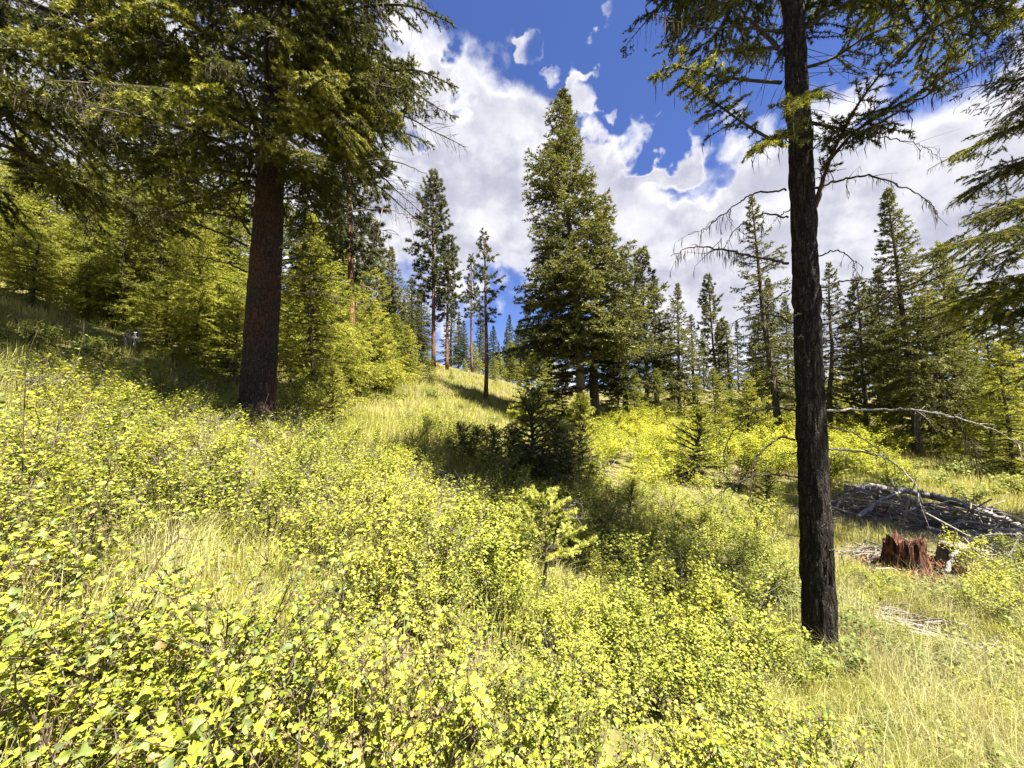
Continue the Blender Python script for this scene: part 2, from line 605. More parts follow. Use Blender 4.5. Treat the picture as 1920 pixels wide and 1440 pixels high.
def fir_twigs(sp, latmax, rng, lat_sp=.12, sub_sp=.08, start=.18, droop=.25, ang=55, subfac=.4, twist=.0):
    """flat spray of side twigs along a spine; returns arrays of twig starts and ends, and laterals"""
    sp = np.asarray(sp, float)
    seg = np.linalg.norm(np.diff(sp, axis=0), axis=1)
    cum = np.concatenate([[0], np.cumsum(seg)])
    Lt = cum[-1]
    n = max(3, int(Lt * (1 - start) / lat_sp))
    s = (start + (1 - start) * (np.arange(n) + rng.random(n) * .6) / n) * Lt
    s = np.clip(s, 0, Lt * .999)
    p = np.stack([np.interp(s, cum, sp[:, k]) for k in range(3)], 1)
    p2 = np.stack([np.interp(np.minimum(s + Lt * .03, Lt), cum, sp[:, k]) for k in range(3)], 1)
    p1 = np.stack([np.interp(np.maximum(s - Lt * .03, 0), cum, sp[:, k]) for k in range(3)], 1)
    A = nrm(p2 - p1)
    up = np.array([0, 0, 1.0])
    S = nrm(np.cross(A, up))
    N = np.cross(S, A)
    f = s / Lt
    T0s, T1s, l0, l1 = [], [], [], []
    for sd in (-1, 1):
        a = np.radians(ang + rng.normal(0, 9, n))
        le = latmax * np.minimum((f - start) / .22 + .25, 1) * np.minimum((1 - f) / .55 + .12, 1) * rng.uniform(.55, 1.1, n)
        D = A * np.cos(a)[:, None] + sd * S * np.sin(a)[:, None] + N * rng.normal(0, .18 + twist, n)[:, None]
        D = nrm(D + np.array([0, 0, -droop]) * rng.uniform(.3, 1.3, n)[:, None])
        mid = p + D * (le * .55)[:, None]
        D2 = nrm(D + np.array([0, 0, -droop * .6]) + A * .25)
        end = mid + D2 * (le * .45)[:, None]
        l0 += [p, mid]
        l1 += [mid, end]
        for q0, q1 in ((p, mid), (mid, end)):
            dd = q1 - q0
            ln = np.linalg.norm(dd, axis=1)
            ad = nrm(dd)
            cnt = np.maximum(1, (ln / sub_sp).astype(int))
            idx = np.repeat(np.arange(n), cnt)
            u = rng.random(len(idx))
            b0 = q0[idx] + dd[idx] * u[:, None]
            sg = np.where(rng.random(len(idx)) < .5, -1, 1)
            nn = nrm(np.cross(ad, up))[idx]
            sl = le[idx] * subfac * rng.uniform(.4, 1.0, len(idx)) * (1.1 - .6 * u)
            sdn = nrm(ad[idx] * .75 + nn * sg[:, None] * .75 + np.array([0, 0, -droop * .5]) + rng.normal(0, .15 + twist, (len(idx), 3)))
            T0s.append(b0)
            T1s.append(b0 + sdn * sl[:, None])
    l0, l1 = np.concatenate(l0), np.concatenate(l1)
    # spine itself carries needles near its tip
    tipi = np.linspace(Lt * .6, Lt, 5)
    q = np.stack([np.interp(tipi, cum, sp[:, k]) for k in range(3)], 1)
    T0 = np.concatenate([l0] + T0s + [q[:-1]])
    T1 = np.concatenate([l1] + T1s + [q[1:]])
    return T0, T1, l0, l1


def stick_tris(T0, T1, r):
    """three sided thin sticks for many twigs"""
    T0 = np.asarray(T0, float)
    T1 = np.asarray(T1, float)
    A = nrm(T1 - T0)
    ref = np.where(np.abs(A[:, 2:3]) > .9, np.array([[1.0, 0, 0]]), np.array([[0, 0, 1.0]]))
    u = nrm(np.cross(A, ref))
    v = np.cross(A, u)
    r = np.broadcast_to(np.asarray(r, float), (len(T0),))
    V = []
    for k in range(3):
        a = k * 2.0944
        off = (u * math.cos(a) + v * math.sin(a)) * r[:, None]
        V += [T0 + off, T1 + off * .45]
    V = np.stack(V, 1).reshape(-1, 3)
    b = np.arange(len(T0))[:, None] * 6
    F = []
    for k in range(3):
        a0, a1 = 2 * k, 2 * k + 1
        c0, c1 = 2 * ((k + 1) % 3), 2 * ((k + 1) % 3) + 1
        F += [b + np.array([[a0, c0, c1]]), b + np.array([[a0, c1, a1]])]
    return V, np.concatenate(F)


def lichen_tris(P, rng, lo=.08, hi=.35, w=.006):
    """hanging strands from points P"""
    n = len(P)
    L = rng.uniform(lo, hi, n)
    a = rng.random(n) * 6.283
    W = np.stack([np.cos(a), np.sin(a), np.zeros(n)], 1) * w
    sway = rng.normal(0, .12, (n, 3)) * L[:, None]
    sway[:, 2] = 0
    m = P + sway + np.array([0, 0, -1]) * (L * .5)[:, None]
    e = P + sway * .6 + np.array([0, 0, -1]) * L[:, None]
    V = np.stack([P - W * .4, P + W * .4, m + W, m - W, e], 1).reshape(-1, 3)
    k = np.arange(n)[:, None] * 5
    F = np.concatenate([k + np.array([[0, 1, 2]]), k + np.array([[0, 2, 3]]), k + np.array([[3, 2, 4]])])
    return V, F, np.repeat(rng.random(n), 5)


def bark_trunk(pts, rad, sides=56, rings=220, amp=.022, seed=0, flare=.35, fh=.35):
    """trunk with ridged, furrowed bark in the geometry"""
    P = spline(pts, rings)
    t = np.linspace(0, 1, rings)
    rr = np.interp(t, np.linspace(0, 1, len(rad)), rad)
    hgt = P[:, 2] - P[0, 2]
    rr = rr * (1 + flare * np.exp(-hgt / fh))
    V, F = tube(P, rr, sides, True)
    a = np.tile(np.linspace(0, 2 * math.pi, sides, endpoint=False), rings)
    z = np.repeat(hgt, sides)
    body = V[:rings * sides]
    ctr = np.repeat(P, sides, 0)
    out = nrm(body - ctr)
    cx, cy = np.cos(a) * 3.2, np.sin(a) * 3.2
    wob = (vnoise(cx * 1.3, cy * 1.3, z * 2.2, seed + 5) - .5) * 1.2
    n1 = vnoise(cx * 2.1 + wob, cy * 2.1 + wob, z * 2.6, seed)
    n2 = vnoise(cx * 5.5, cy * 5.5, z * 9, seed + 1)
    ridge = 1 - np.abs(n1 * 2 - 1) ** .6
    dsp = (n2 - .5) * amp * .9 - ridge * amp
    roots = .16 * np.exp(-z / .22) * np.cos(a * 5 + seed) * rr[0]
    V[:rings * sides] = body + out * (dsp + roots)[:, None]
    return V, F


# generic long living branch of a big near fir: along +X, about 3.3 m
def near_branch_meshes(k, L=3.3, seed=0, latmax=1.05, nl=.037, nw=.0125, sp=.0027):
    rng = np.random.default_rng(100 + seed * 17 + k)
    t = np.linspace(0, 1, 14)
    curve = .18 * np.sin(t * 2.6) - .62 * t ** 1.6 + .20 * t ** 4
    spn = np.stack([t * L, .14 * L * np.sin(t * 2.2 + k) * t * rng.uniform(-.5, .5) + rng.normal(0, .02, 14) * t, curve * L * .38], 1)
    T0, T1, l0, l1 = fir_twigs(spn, latmax, rng, .095, .055, .16, .38, 58, .38, .10)
    keep = (rng.random(len(T0)) < .95) & (vnoise(T0[:, 0] * 1.9, T0[:, 1] * 1.9, T0[:, 2] * 1.9, 40 + k) > .40)
    b = MB()
    b.add(*needle_tris(T0[keep], T1[keep], sp, nl, nw, rng, .7, .55, .05, .75, tri=True))
    fol = b.mesh('fir_foliage', M['fir'])
    b = MB()
    b.add(*tube(spn, np.interp(t, [0, 1], [.034, .006]), 6))
    b.add(*stick_tris(l0, l1, .005))
    wood = b.mesh('fir_branch', M['twig'], True)
    b = MB()
    i = rng.integers(0, len(l0), 60)
    u = rng.random((60, 1))
    b.add(*lichen_tris(l0[i] * (1 - u) + l1[i] * u, rng, .06, .30, .005))
    lic = b.mesh('hair_lichen', M['lichen'])
    return wood, fol, lic


def place_branch(parent, meshes, base, az, pitch, scale, roll=0.0, lichen=True):
    mt = (Matrix.Translation(base) @ Matrix.Rotation(az, 4, 'Z') @ Matrix.Rotation(-pitch, 4, 'Y') @ Matrix.Rotation(roll, 4, 'X')
          @ Matrix.Diagonal((scale, scale, scale, 1)))
    w = link('branch', meshes[0], parent, mt)
    link('foliage', meshes[1], w, kind='stuff')
    if lichen:
        link('hair_lichen', meshes[2], w, kind='stuff')
    return w


def dead_branch(parent, P, r0, rng, twigs=8, lich=30, mat='twig', tw_len=.3, name='dead_branch'):
    """bare dead branch through world points P (relative to the parent's location)"""
    off = np.array(parent.location)
    S = spline(np.array([tuple(p) for p in P]), 6 + 6 * len(P)) - off
    S[1:-1] += rng.normal(0, .006, (len(S) - 2, 3))
    b = MB()
    t = np.linspace(0, 1, len(S))
    b.add(*tube(S, r0 * (1 - .82 * t), 6))
    tot = np.linalg.norm(np.diff(S, axis=0), axis=1).sum()
    ends = [S[len(S) // 3:]]
    for _ in range(twigs):
        i = rng.integers(len(S) // 4, len(S) - 1)
        A = nrm(S[min(i + 1, len(S) - 1)] - S[i - 1])
        d = nrm(A * .7 + rng.normal(0, .55, 3) + np.array([0, 0, -.15]))
        L = tw_len * rng.uniform(.35, 1.1)
        Q = np.stack([S[i], S[i] + d * L * .5 + rng.normal(0, .02, 3), S[i] + d * L + np.array([0, 0, -.25 * L]) + rng.normal(0, .03, 3)])
        Q = spline(Q, 6)
        b.add(*tube(Q, np.linspace(r0 * .3, r0 * .10, 6), 4))
        ends.append(Q)
    o = link(name, b.mesh(name, M[mat], True), parent)
    if lich:
        E = np.concatenate(ends)
        i = rng.integers(0, len(E), lich)
        b = MB()
        b.add(*lichen_tris(E[i], rng, .03, .16, .0035))
        link('hair_lichen', b.mesh('hair_lichen', M['lichen']), o, kind='stuff')
    return o


def live_branch(parent, P, latmax, rng, r0=.028, dens=1.0, droop=.3, start=.2, lich=60, mat='fir', nl=.032, nw=.0105):
    off = np.array(parent.location)
    S = spline(np.array([tuple(p) for p in P]), 18) - off
    T0, T1, l0, l1 = fir_twigs(S, latmax, rng, .085 / dens, .055 / dens, start, droop, 56, .40, .12)
    b = MB()
    t = np.linspace(0, 1, len(S))
    b.add(*tube(S, r0 * (1 - .8 * t), 6))
    b.add(*stick_tris(l0, l1, .0045))
    o = link('branch', b.mesh('branch', M['twig'], True), parent)
    b = MB()
    keep = (rng.random(len(T0)) < .95) & (vnoise(T0[:, 0] * 3, T0[:, 1] * 3, T0[:, 2] * 3, 60) > .33)
    b.add(*needle_tris(T0[keep], T1[keep], .0032, nl, nw, rng, .8, .6, .1, .8, tri=True))
    link('foliage', b.mesh('foliage', M[mat]), o, kind='stuff')
    lich //= 2
    if lich:
        b = MB()
        i = rng.integers(0, len(l0), lich)
        u = rng.random((lich, 1))
        b.add(*lichen_tris(l0[i] * (1 - u) + l1[i] * u, rng, .06, .28, .004))
        link('hair_lichen', b.mesh('hair_lichen', M['lichen']), o, kind='stuff')
    return o


# ---- whole forest trees (each kind built once, trees copy its parts)
def fir_proto(seed, H=16, cb=.2, Rm=2.6, nb=150, power=.85, dens=1.0, nl=.13, nw=.030, r0=.2, mat='fir_mid', bark='bark_mid', droop=.3,
              irr=.25, dead=10, low_pitch=-22, top_pitch=45, lat=.42, sp=.05):
    rng = np.random.default_rng(seed)
    tp = np.stack([vnoise(np.linspace(0, 4, 12), np.zeros(12), seed=seed) * .18 - .09, vnoise(np.linspace(0, 4, 12), np.ones(12) * 9, seed=seed) * .18 - .09,
                   np.linspace(0, H, 12)], 1)
    tp[:, :2] -= tp[0, :2]
    b = MB()
    zz = np.linspace(0, 1, 12)
    rad = r0 * (1 - zz) ** .8 + .012
    rad[0] *= 1.35
    b.add(*tube(tp, rad, 9))
    trunk = b.mesh('trunk', M[bark], True)
    bw, cr = MB(), MB()
    zs = cb + (1 - cb) * (np.arange(nb) + rng.random(nb)) / nb
    az = np.arange(nb) * 2.39996 + rng.normal(0, .35, nb)
    sect = 1 + irr * np.sin(az + rng.random() * 6.28) + .6 * irr * np.sin(2 * az + zs * 9)
    for i in range(nb):
        u = (zs[i] - cb) / (1 - cb)
        L = Rm * ((1 - u) ** power) * (1 if u > .12 else .72 + 2.3 * u) * rng.uniform(1 - irr * 1.3, 1 + irr * .6) * sect[i] + .10
        if L < .12:
            continue
        pit = R(low_pitch + (top_pitch - low_pitch) * u ** 1.2 + rng.normal(0, 7))
        t = np.linspace(0, 1, 8)
        d = np.array([math.cos(az[i]), math.sin(az[i]), 0])
        z0 = np.array([np.interp(zs[i], zz, tp[:, 0]), np.interp(zs[i], zz, tp[:, 1]), zs[i] * H])
        rise = L * (math.tan(pit) * t - .18 * t ** 2 + .22 * t ** 4)
        S = z0 + d * (t * L)[:, None] * math.cos(pit) + np.array([0, 0, 1]) * rise[:, None]
        S[1:] += rng.normal(0, .03, (7, 3)) * L * .3
        bw.add(*tube(S, np.linspace(.012 + .012 * L, .005, 8), 4))
        T0, T1, l0, l1 = fir_twigs(S, lat * L + .12, rng, .26 / dens, .22 / dens, .2, droop, 55, .42, .08)
        cr.add(*needle_tris(T0, T1, sp * .58 / dens, nl * 1.15, nw * 2.1, rng, .7, .6, .05, .75, tri=True))
    for i in range(dead):
        z = rng.uniform(cb * .35, cb * 1.05)
        a = rng.random() * 6.28
        L = rng.uniform(.4, 1.3)
        p = np.array([np.interp(z, zz, tp[:, 0]), np.interp(z, zz, tp[:, 1]), z * H])
        d = np.array([math.cos(a), math.sin(a), rng.uniform(-.3, .1)])
        bw.add(*tube(spline(np.stack([p, p + d * L * .6, p + d * L + [0, 0, -.15 * L]]), 6), np.linspace(.018, .004, 6), 4))
    return dict(H=H, trunk=trunk, branchwork=bw.mesh('branchwork', M['twig']), crown=cr.mesh('crown', M[mat]))


def pine_proto(seed, H=20, cb=.4, Rm=2.2, nb=90, r0=.2, mat='pine', bark='bark_pine', dens=1.0, nl=.20, nw=.022, power=.6):
    rng = np.random.default_rng(seed)
    zz = np.linspace(0, 1, 12)
    tp = np.stack([np.zeros(12), np.zeros(12), zz * H], 1)
    tp[:, 0] = (vnoise(zz * 4, zz * 0, seed=seed) - .5) * .25
    tp[:, 0] -= tp[0, 0]
    rad = r0 * (1 - zz) ** .7 + .012
    rad[0] *= 1.2
    b = MB()
    b.add(*tube(tp, rad, 9))
    trunk = b.mesh('trunk', M[bark], True)
    bw, cr = MB(), MB()
    zs = cb + (1 - cb) * (np.arange(nb) + rng.random(nb)) / nb
    az = np.arange(nb) * 2.39996 + rng.normal(0, .4, nb)
    for i in range(nb):
        u = (zs[i] - cb) / (1 - cb)
        L = Rm * (1 - u) ** power * (.55 + 1.8 * u if u < .25 else 1) * rng.uniform(.55, 1.15) + .12
        pit = R(-12 + 62 * u + rng.normal(0, 8))
        t = np.linspace(0, 1, 7)
        d = np.array([math.cos(az[i]), math.sin(az[i]), 0])
        z0 = np.array([np.interp(zs[i], zz, tp[:, 0]), 0, zs[i] * H])
        S = z0 + d * (t * L * math.cos(pit))[:, None] + np.array([0, 0, 1]) * (L * (math.sin(pit) * t - .15 * t ** 2 + .25 * t ** 4))[:, None]
        bw.add(*tube(S, np.linspace(.012 + .012 * L, .006, 7), 4))
        k = max(4, int(L * 7.5 * dens))
        f = np.clip(rng.beta(2.2, 1.3, k), .25, 1)
        c = np.stack([np.interp(f, t, S[:, j]) for j in range(3)], 1)
        dd = nrm(d + rng.normal(0, .55, (k, 3)) + np.array([0, 0, .35]))
        ln = rng.uniform(.12, .38, k) * min(1, L + .3)
        e = c + dd * ln[:, None] * 1.2
        bw.add(*stick_tris(c, e, .006))
        cr.add(*needle_tris(c + (e - c) * .25, e + dd * .05, .006 / dens, nl, nw * 2.0, rng, .9, .55, .05, .8, tri=True))
    for i in range(8):
        z = rng.uniform(cb * .5, cb)
        a = rng.random() * 6.28
        L = rng.uniform(.3, .9)
        p = np.array([np.interp(z, zz, tp[:, 0]), 0, z * H])
        dv = np.array([math.cos(a), math.sin(a), -.1])
        bw.add(*tube(np.stack([p, p + dv * L * .5, p + dv * L]), np.linspace(.014, .004, 3), 4))
    return dict(H=H, trunk=trunk, branchwork=bw.mesh('branchwork', M['twig']), crown=cr.mesh('crown', M[mat]))


def put_tree(name, proto, px, d, top, label, group=None, wid=1.0, rot=0.0, lean=(0, 0), cat='tree', sink=.06):
    """tree standing on the ground in photo column px at depth d, its tip at photo height top"""
    g = G(px, d)
    if isinstance(top, tuple):
        tp = ray(top[0], top[1], d)
        h = tp.z - g.z
        lean = (lean[0], math.atan2(tp.x - g.x, h))
    else:
        h = ray(px, top, d).z - g.z
    s = h / proto['H']
    g.z -= sink
    e = empty(name, g, label, cat, group, (Euler((lean[0], lean[1], 0)).to_matrix() @ Matrix.Rotation(rot, 3, 'Z')).to_euler(), (s * wid, s * wid, s))
    link('trunk', proto['trunk'], e)
    link('branchwork', proto['branchwork'], e, kind='stuff')
    link('crown', proto['crown'], e, kind='stuff')
    return e


# ------------------------------------------------------------------ the two big near firs
NB = [near_branch_meshes(k, seed=1) for k in range(5)]
rng = np.random.default_rng(21)


def big_fir(px, d, label, H, r, crown_z, bark, pxtop, spread, nbr, seed, az_skip=None, name='fir_tree', pitch0=-14, lean_top=None, z_full=3.0, cat='tree'):
    rg = np.random.default_rng(seed)
    g = G(px, d)
    t = empty(name, g, label, cat)
    topx = (pxtop - px) / FPX * d
    pts = [(0, 0, -.25), (topx * .12, 0, H * .12), (topx * .45, .03, H * .45), (topx, 0, H)]
    b = MB()
    b.add(*bark_trunk(pts, [r, r * .93, r * .62, .02], seed=seed))
    link('trunk', b.mesh('trunk', M[bark], True), t)
    for i in range(nbr):
        u = (i + rg.random()) / nbr
        z = crown_z + (H - crown_z - .4) * u
        az = i * 2.39996 + rg.normal(0, .3)
        if az_skip and az_skip(az, z):
            continue
        full = min(1, .55 + (z - crown_z) / z_full)
        s = spread / 3.3 * full * min(1, (1 - u) * 1.25 + .06) * rg.uniform(.75, 1.12)
        pit = R(pitch0 + 45 * u + rg.normal(0, 7))
        f = z / H
        bx = topx * f
        place_branch(t, NB[rg.integers(0, 5)], (bx, 0, z), az, pit, s, rg.normal(0, .15), lichen=u < .6)
    return t, g


left_fir, gL = big_fir(480, 6.0, 'big fir with thick dark reddish trunk left of the meadow', 17, .265, 4.15, 'bark_red', 505, 3.5, 96, 5,
                       lean_top=505)
# dead lower branches of the left fir, traced at their own depth
for k, (pts, r0, tw) in enumerate([
    ([(470, 440, 6.0), (432, 388, 5.6), (385, 352, 5.2), (330, 325, 4.9)], .022, 8),
    ([(468, 415, 6.0), (420, 404, 5.7), (360, 398, 5.4), (250, 396, 5.0)], .020, 10),
    ([(464, 462, 6.0), (400, 432, 5.6), (340, 412, 5.3), (270, 385, 5.0)], .018, 8),
    ([(462, 510, 6.0), (420, 492, 6.3), (360, 480, 6.7), (280, 470, 7.0)], .018, 8),
    ([(520, 465, 6.0), (585, 437, 5.7), (650, 402, 5.4), (720, 392, 5.1), (785, 415, 4.9)], .018, 10),
    ([(522, 425, 6.0), (600, 418, 6.2), (690, 425, 6.4), (745, 440, 6.5)], .016, 8),
    ([(520, 518, 6.0), (600, 520, 5.7), (680, 535, 5.4), (720, 560, 5.2)], .015, 6),
    ([(522, 545, 6.0), (610, 552, 5.6), (690, 573, 5.2)], .014, 4),
    ([(525, 372, 6.0), (590, 374, 5.8), (660, 390, 5.6), (720, 440, 5.4)], .018, 8),
    ([(525, 330, 6.0), (610, 312, 5.4), (720, 300, 5.0), (800, 325, 4.8)], .020, 8),
    ([(522, 490, 6.0), (590, 480, 6.2), (660, 500, 6.4), (700, 530, 6.5)], .014, 6),
]):
    dead_branch(left_fir, [ray(*p) for p in pts], r0, rng, tw, 40, 'deadtwig' if k in (6, 7, 4) else 'twig', .45)
# low living boughs: sunlit one towards the camera, dark ones left and right
for pts, lat, lich in [
    ([(500, 300, 6.0), (470, 215, 5.0), (440, 130, 4.2), (400, 110, 3.6)], .62, 160),
    ([(500, 290, 6.0), (560, 200, 5.2), (600, 150, 4.4), (650, 140, 4.0)], .6, 60),
    ([(480, 330, 6.0), (400, 320, 5.4), (310, 330, 4.9), (240, 365, 4.6)], .55, 60),
    ([(490, 300, 6.0), (540, 290, 5.0), (575, 285, 4.5), (600, 300, 4.2)], .5, 40),
    ([(520, 250, 6.0), (640, 170, 5.6), (760, 130, 5.2), (860, 165, 5.0)], .62, 90),
    ([(520, 200, 6.0), (660, 240, 6.2), (760, 250, 6.2), (815, 275, 6.2)], .55, 60),
    ([(520, 300, 6.0), (600, 330, 7.0), (660, 360, 7.8), (690, 420, 8.2)], .6, 40),
    ([(475, 350, 6.0), (380, 370, 6.6), (300, 400, 7.0), (240, 450, 7.2)], .6, 60),
    ([(500, 60, 6.0), (640, 20, 5.4), (760, 10, 5.0), (850, 45, 4.8)], .6, 60),
    ([(500, 180, 6.0), (500, 80, 5.0), (510, 50, 4.3), (520, 70, 3.9)], .6, 40),
    ([(505, 310, 6.0), (520, 260, 5.2), (530, 250, 4.7), (540, 275, 4.4)], .5, 40),
    ([(495, 270, 6.0), (450, 230, 5.3), (410, 215, 4.8), (370, 235, 4.5)], .55, 80),
    ([(510, 120, 6.0), (590, 60, 5.2), (660, 40, 4.6), (720, 60, 4.3)], .6, 60),
    ([(515, 220, 6.0), (600, 210, 5.6), (690, 205, 5.3), (760, 235, 5.1)], .6, 60),
    ([(490, 230, 6.0), (400, 130, 5.3), (330, 80, 4.8), (280, 90, 4.5)], .6, 60),
    ([(520, 330, 6.0), (590, 300, 6.6), (660, 300, 7.0), (720, 330, 7.3)], .55, 40),
]:
    live_branch(left_fir, [ray(*p) for p in pts], lat, rng, .03, 1.0, .35, .15, lich)

right_fir_px, RD = 1540, 3.66
gR = G(right_fir_px, RD)
right_fir = empty('fir_tree', gR, 'tall fir with slim dark bare trunk in the right foreground, dead branches curving down', 'tree')
HR = 15.0
topx = ray(1487, 0, RD).x - gR.x
h0 = ray(1487, 0, RD).z - gR.z
b = MB()
b.add(*bark_trunk([(0, 0, -.3), (topx * .3, 0, h0 * .3), (topx, 0, h0), (topx * 2.0, .1, HR)], [.146, .132, .102, .02], seed=9, amp=.030, flare=.34, fh=.22))
link('trunk', b.mesh('trunk', M['bark_dark'], True), right_fir)
for k, (pts, r0, tw, lich, mt) in enumerate([
    ([(1548, 770, 3.7), (1640, 768, 3.7), (1720, 770, 3.5), (1800, 785, 3.4), (1870, 810, 3.3), (1918, 838, 3.2)], .013, 10, 20, 'dead'),
    ([(1785, 783, 3.42), (1815, 820, 3.4), (1828, 850, 3.4), (1830, 880, 3.4)], .007, 8, 60, 'twig'),
    ([(1550, 797, 3.68), (1610, 818, 4.1), (1655, 855, 4.3), (1668, 905, 4.4)], .009, 4, 10, 'twig'),
    ([(1552, 841, 3.68), (1600, 845, 3.6), (1650, 855, 3.4), (1690, 880, 3.3), (1720, 915, 3.2), (1733, 958, 3.2)], .012, 6, 16, 'dead'),
    ([(1492, 770, 3.68), (1440, 765, 3.7), (1400, 780, 3.6), (1355, 800, 3.5), (1340, 842, 3.5)], .011, 5, 12, 'twig'),
    ([(1490, 825, 3.68), (1465, 820, 3.6), (1430, 845, 3.4), (1412, 880, 3.3), (1405, 940, 3.2), (1425, 990, 3.2)], .011, 7, 16, 'twig'),
    ([(1495, 895, 3.68), (1440, 890, 3.6), (1395, 900, 3.5), (1350, 925, 3.4), (1316, 950, 3.3)], .010, 6, 16, 'twig'),
    ([(1500, 1005, 3.68), (1460, 1003, 3.7), (1430, 1016, 3.6)], .006, 2, 4, 'deadtwig'),
    ([(1405, 778, 3.6), (1370, 815, 3.55), (1357, 860, 3.5), (1382, 905, 3.5)], .007, 3, 10, 'twig'),
    ([(1478, 494, 3.68), (1420, 482, 3.6), (1350, 468, 3.3), (1300, 463, 3.1), (1258, 480, 3.0)], .014, 14, 110, 'twig'),
    ([(1478, 408, 3.68), (1430, 402, 3.7), (1385, 425, 3.5), (1355, 468, 3.4)], .010, 8, 40, 'twig'),
    ([(1474, 357, 3.68), (1420, 362, 3.7), (1385, 380, 3.6), (1350, 405, 3.5), (1322, 428, 3.4), (1290, 440, 3.3)], .010, 8, 40, 'twig'),
    ([(1530, 352, 3.68), (1575, 338, 3.7), (1630, 330, 3.5), (1690, 350, 3.4), (1735, 372, 3.3), (1758, 402, 3.3)], .013, 10, 50, 'twig'),
    ([(1540, 610, 3.68), (1600, 585, 3.7), (1660, 560, 3.5), (1730, 520, 3.3), (1800, 470, 3.1)], .016, 8, 30, 'twig'),
    ([(1536, 540, 3.68), (1590, 526, 4.1), (1650, 523, 4.3), (1720, 518, 4.5)], .011, 6, 20, 'twig'),
    ([(1487, 605, 3.68), (1445, 590, 3.7), (1400, 592, 3.6), (1345, 622, 3.5)], .010, 6, 14, 'twig'),
    ([(1478, 545, 3.68), (1455, 560, 3.68), (1430, 590, 3.68), (1420, 640, 3.68)], .008, 5, 16, 'twig'),
    ([(1536, 480, 3.68), (1570, 470, 3.5), (1600, 490, 3.2), (1600, 530, 3.1)], .008, 5, 16, 'twig'),
    ([(1525, 400, 3.68), (1545, 335, 3.7), (1565, 275, 3.5), (1595, 230, 3.3)], .022, 4, 10, 'twig'),
    ([(1460, 90, 3.68), (1425, 55, 3.8), (1395, 25, 3.7), (1370, -20, 3.6)], .026, 6, 40, 'twig'),
    ([(1466, 60, 3.68), (1380, 50, 3.5), (1300, 50, 3.2), (1225, 25, 3.0)], .014, 12, 70, 'twig'),
    ([(1600, 260, 3.68), (1690, 205, 3.4), (1770, 160, 3.1), (1850, 108, 2.9), (1930, 60, 2.8)], .014, 10, 120, 'twig'),
    ([(1640, 255, 3.6), (1700, 265, 3.4), (1740, 280, 3.3), (1760, 300, 3.3)], .006, 6, 10, 'twig'),
]):
    dead_branch(right_fir, [ray(*p) for p in pts], r0, rng, tw, lich, mt, .22)
for i in range(16):
    z = rng.uniform(.5, h0)
    f = z / h0
    a = rng.random() * 6.283
    rr = .138 - .03 * f
    c = Vector((gR.x + topx * f, gR.y, gR.z + z))
    dv = Vector((math.cos(a), math.sin(a), rng.uniform(-.25, .25)))
    L = rng.uniform(.06, .30)
    dead_branch(right_fir, [c + dv * rr * .8, c + dv * (rr + L * .6), c + dv * (rr + L) + Vector((0, 0, -.04))], .007, rng, int(L > .18), 3, 'deadtwig', .12, 'branch_stub')
for pts, lat, lich in [
    ([(1465, 155, 3.68), (1400, 150, 3.6), (1330, 140, 3.3), (1260, 125, 3.0), (1215, 150, 2.9)], .36, 60),
    ([(1470, 275, 3.68), (1400, 235, 3.6), (1330, 185, 3.3), (1270, 150, 3.1)], .30, 60),
    ([(1500, 260, 3.68), (1470, 250, 3.3), (1440, 265, 3.0), (1400, 285, 2.8)], .32, 50),
    ([(1505, 240, 3.68), (1500, 190, 3.2), (1510, 180, 2.8), (1500, 200, 2.5)], .30, 30),
    ([(1525, 390, 3.68), (1560, 290, 3.5), (1600, 210, 3.2), (1650, 140, 3.0), (1700, 90, 2.8)], .42, 60),
    ([(1540, 320, 3.7), (1600, 250, 3.4), (1680, 200, 3.1), (1760, 150, 2.9), (1800, 115, 2.8)], .38, 50),
    ([(1520, 230, 3.68), (1570, 240, 3.4), (1620, 250, 3.1), (1660, 230, 2.9)], .36, 50),
    ([(1500, 130, 3.68), (1560, 110, 3.6), (1640, 60, 3.4), (1720, 40, 3.2)], .45, 40),
    ([(1500, 60, 3.68), (1580, 10, 3.5), (1680, -10, 3.1), (1800, 0, 2.9), (1900, 20, 2.7)], .5, 40),
    ([(1680, 120, 3.2), (1740, 60, 3.0), (1820, 20, 2.8), (1900, 0, 2.7)], .42, 40),
    ([(1460, -30, 3.68), (1380, 0, 3.5), (1330, 10, 3.3), (1280, 30, 3.2)], .26, 40),
    ([(1460, 90, 3.68), (1400, 90, 4.4), (1330, 100, 4.9)], .3, 40),
]:
    live_branch(right_fir, [ray(*p) for p in pts], lat, rng, .018, 1.0, .32, .22, lich)
for i in range(76):                                                     # crown above the picture
    u = (i + rng.random()) / 76
    z = h0 + 1.1 + (HR - h0 - 1.4) * u
    az = i * 2.39996
    s_ = 1.08 * (1 - u) + .15
    if math.sin(az) < -.1 and math.cos(az) < .35:
        s_ *= .5
    elif math.cos(az) < 0 and u < .3:
        s_ *= .5
    place_branch(right_fir, NB[i % 5], (topx * (1 + (z - h0) / (HR - h0)), 0, z), az, R(-8 + 45 * u), s_, rng.normal(0, .15), False)

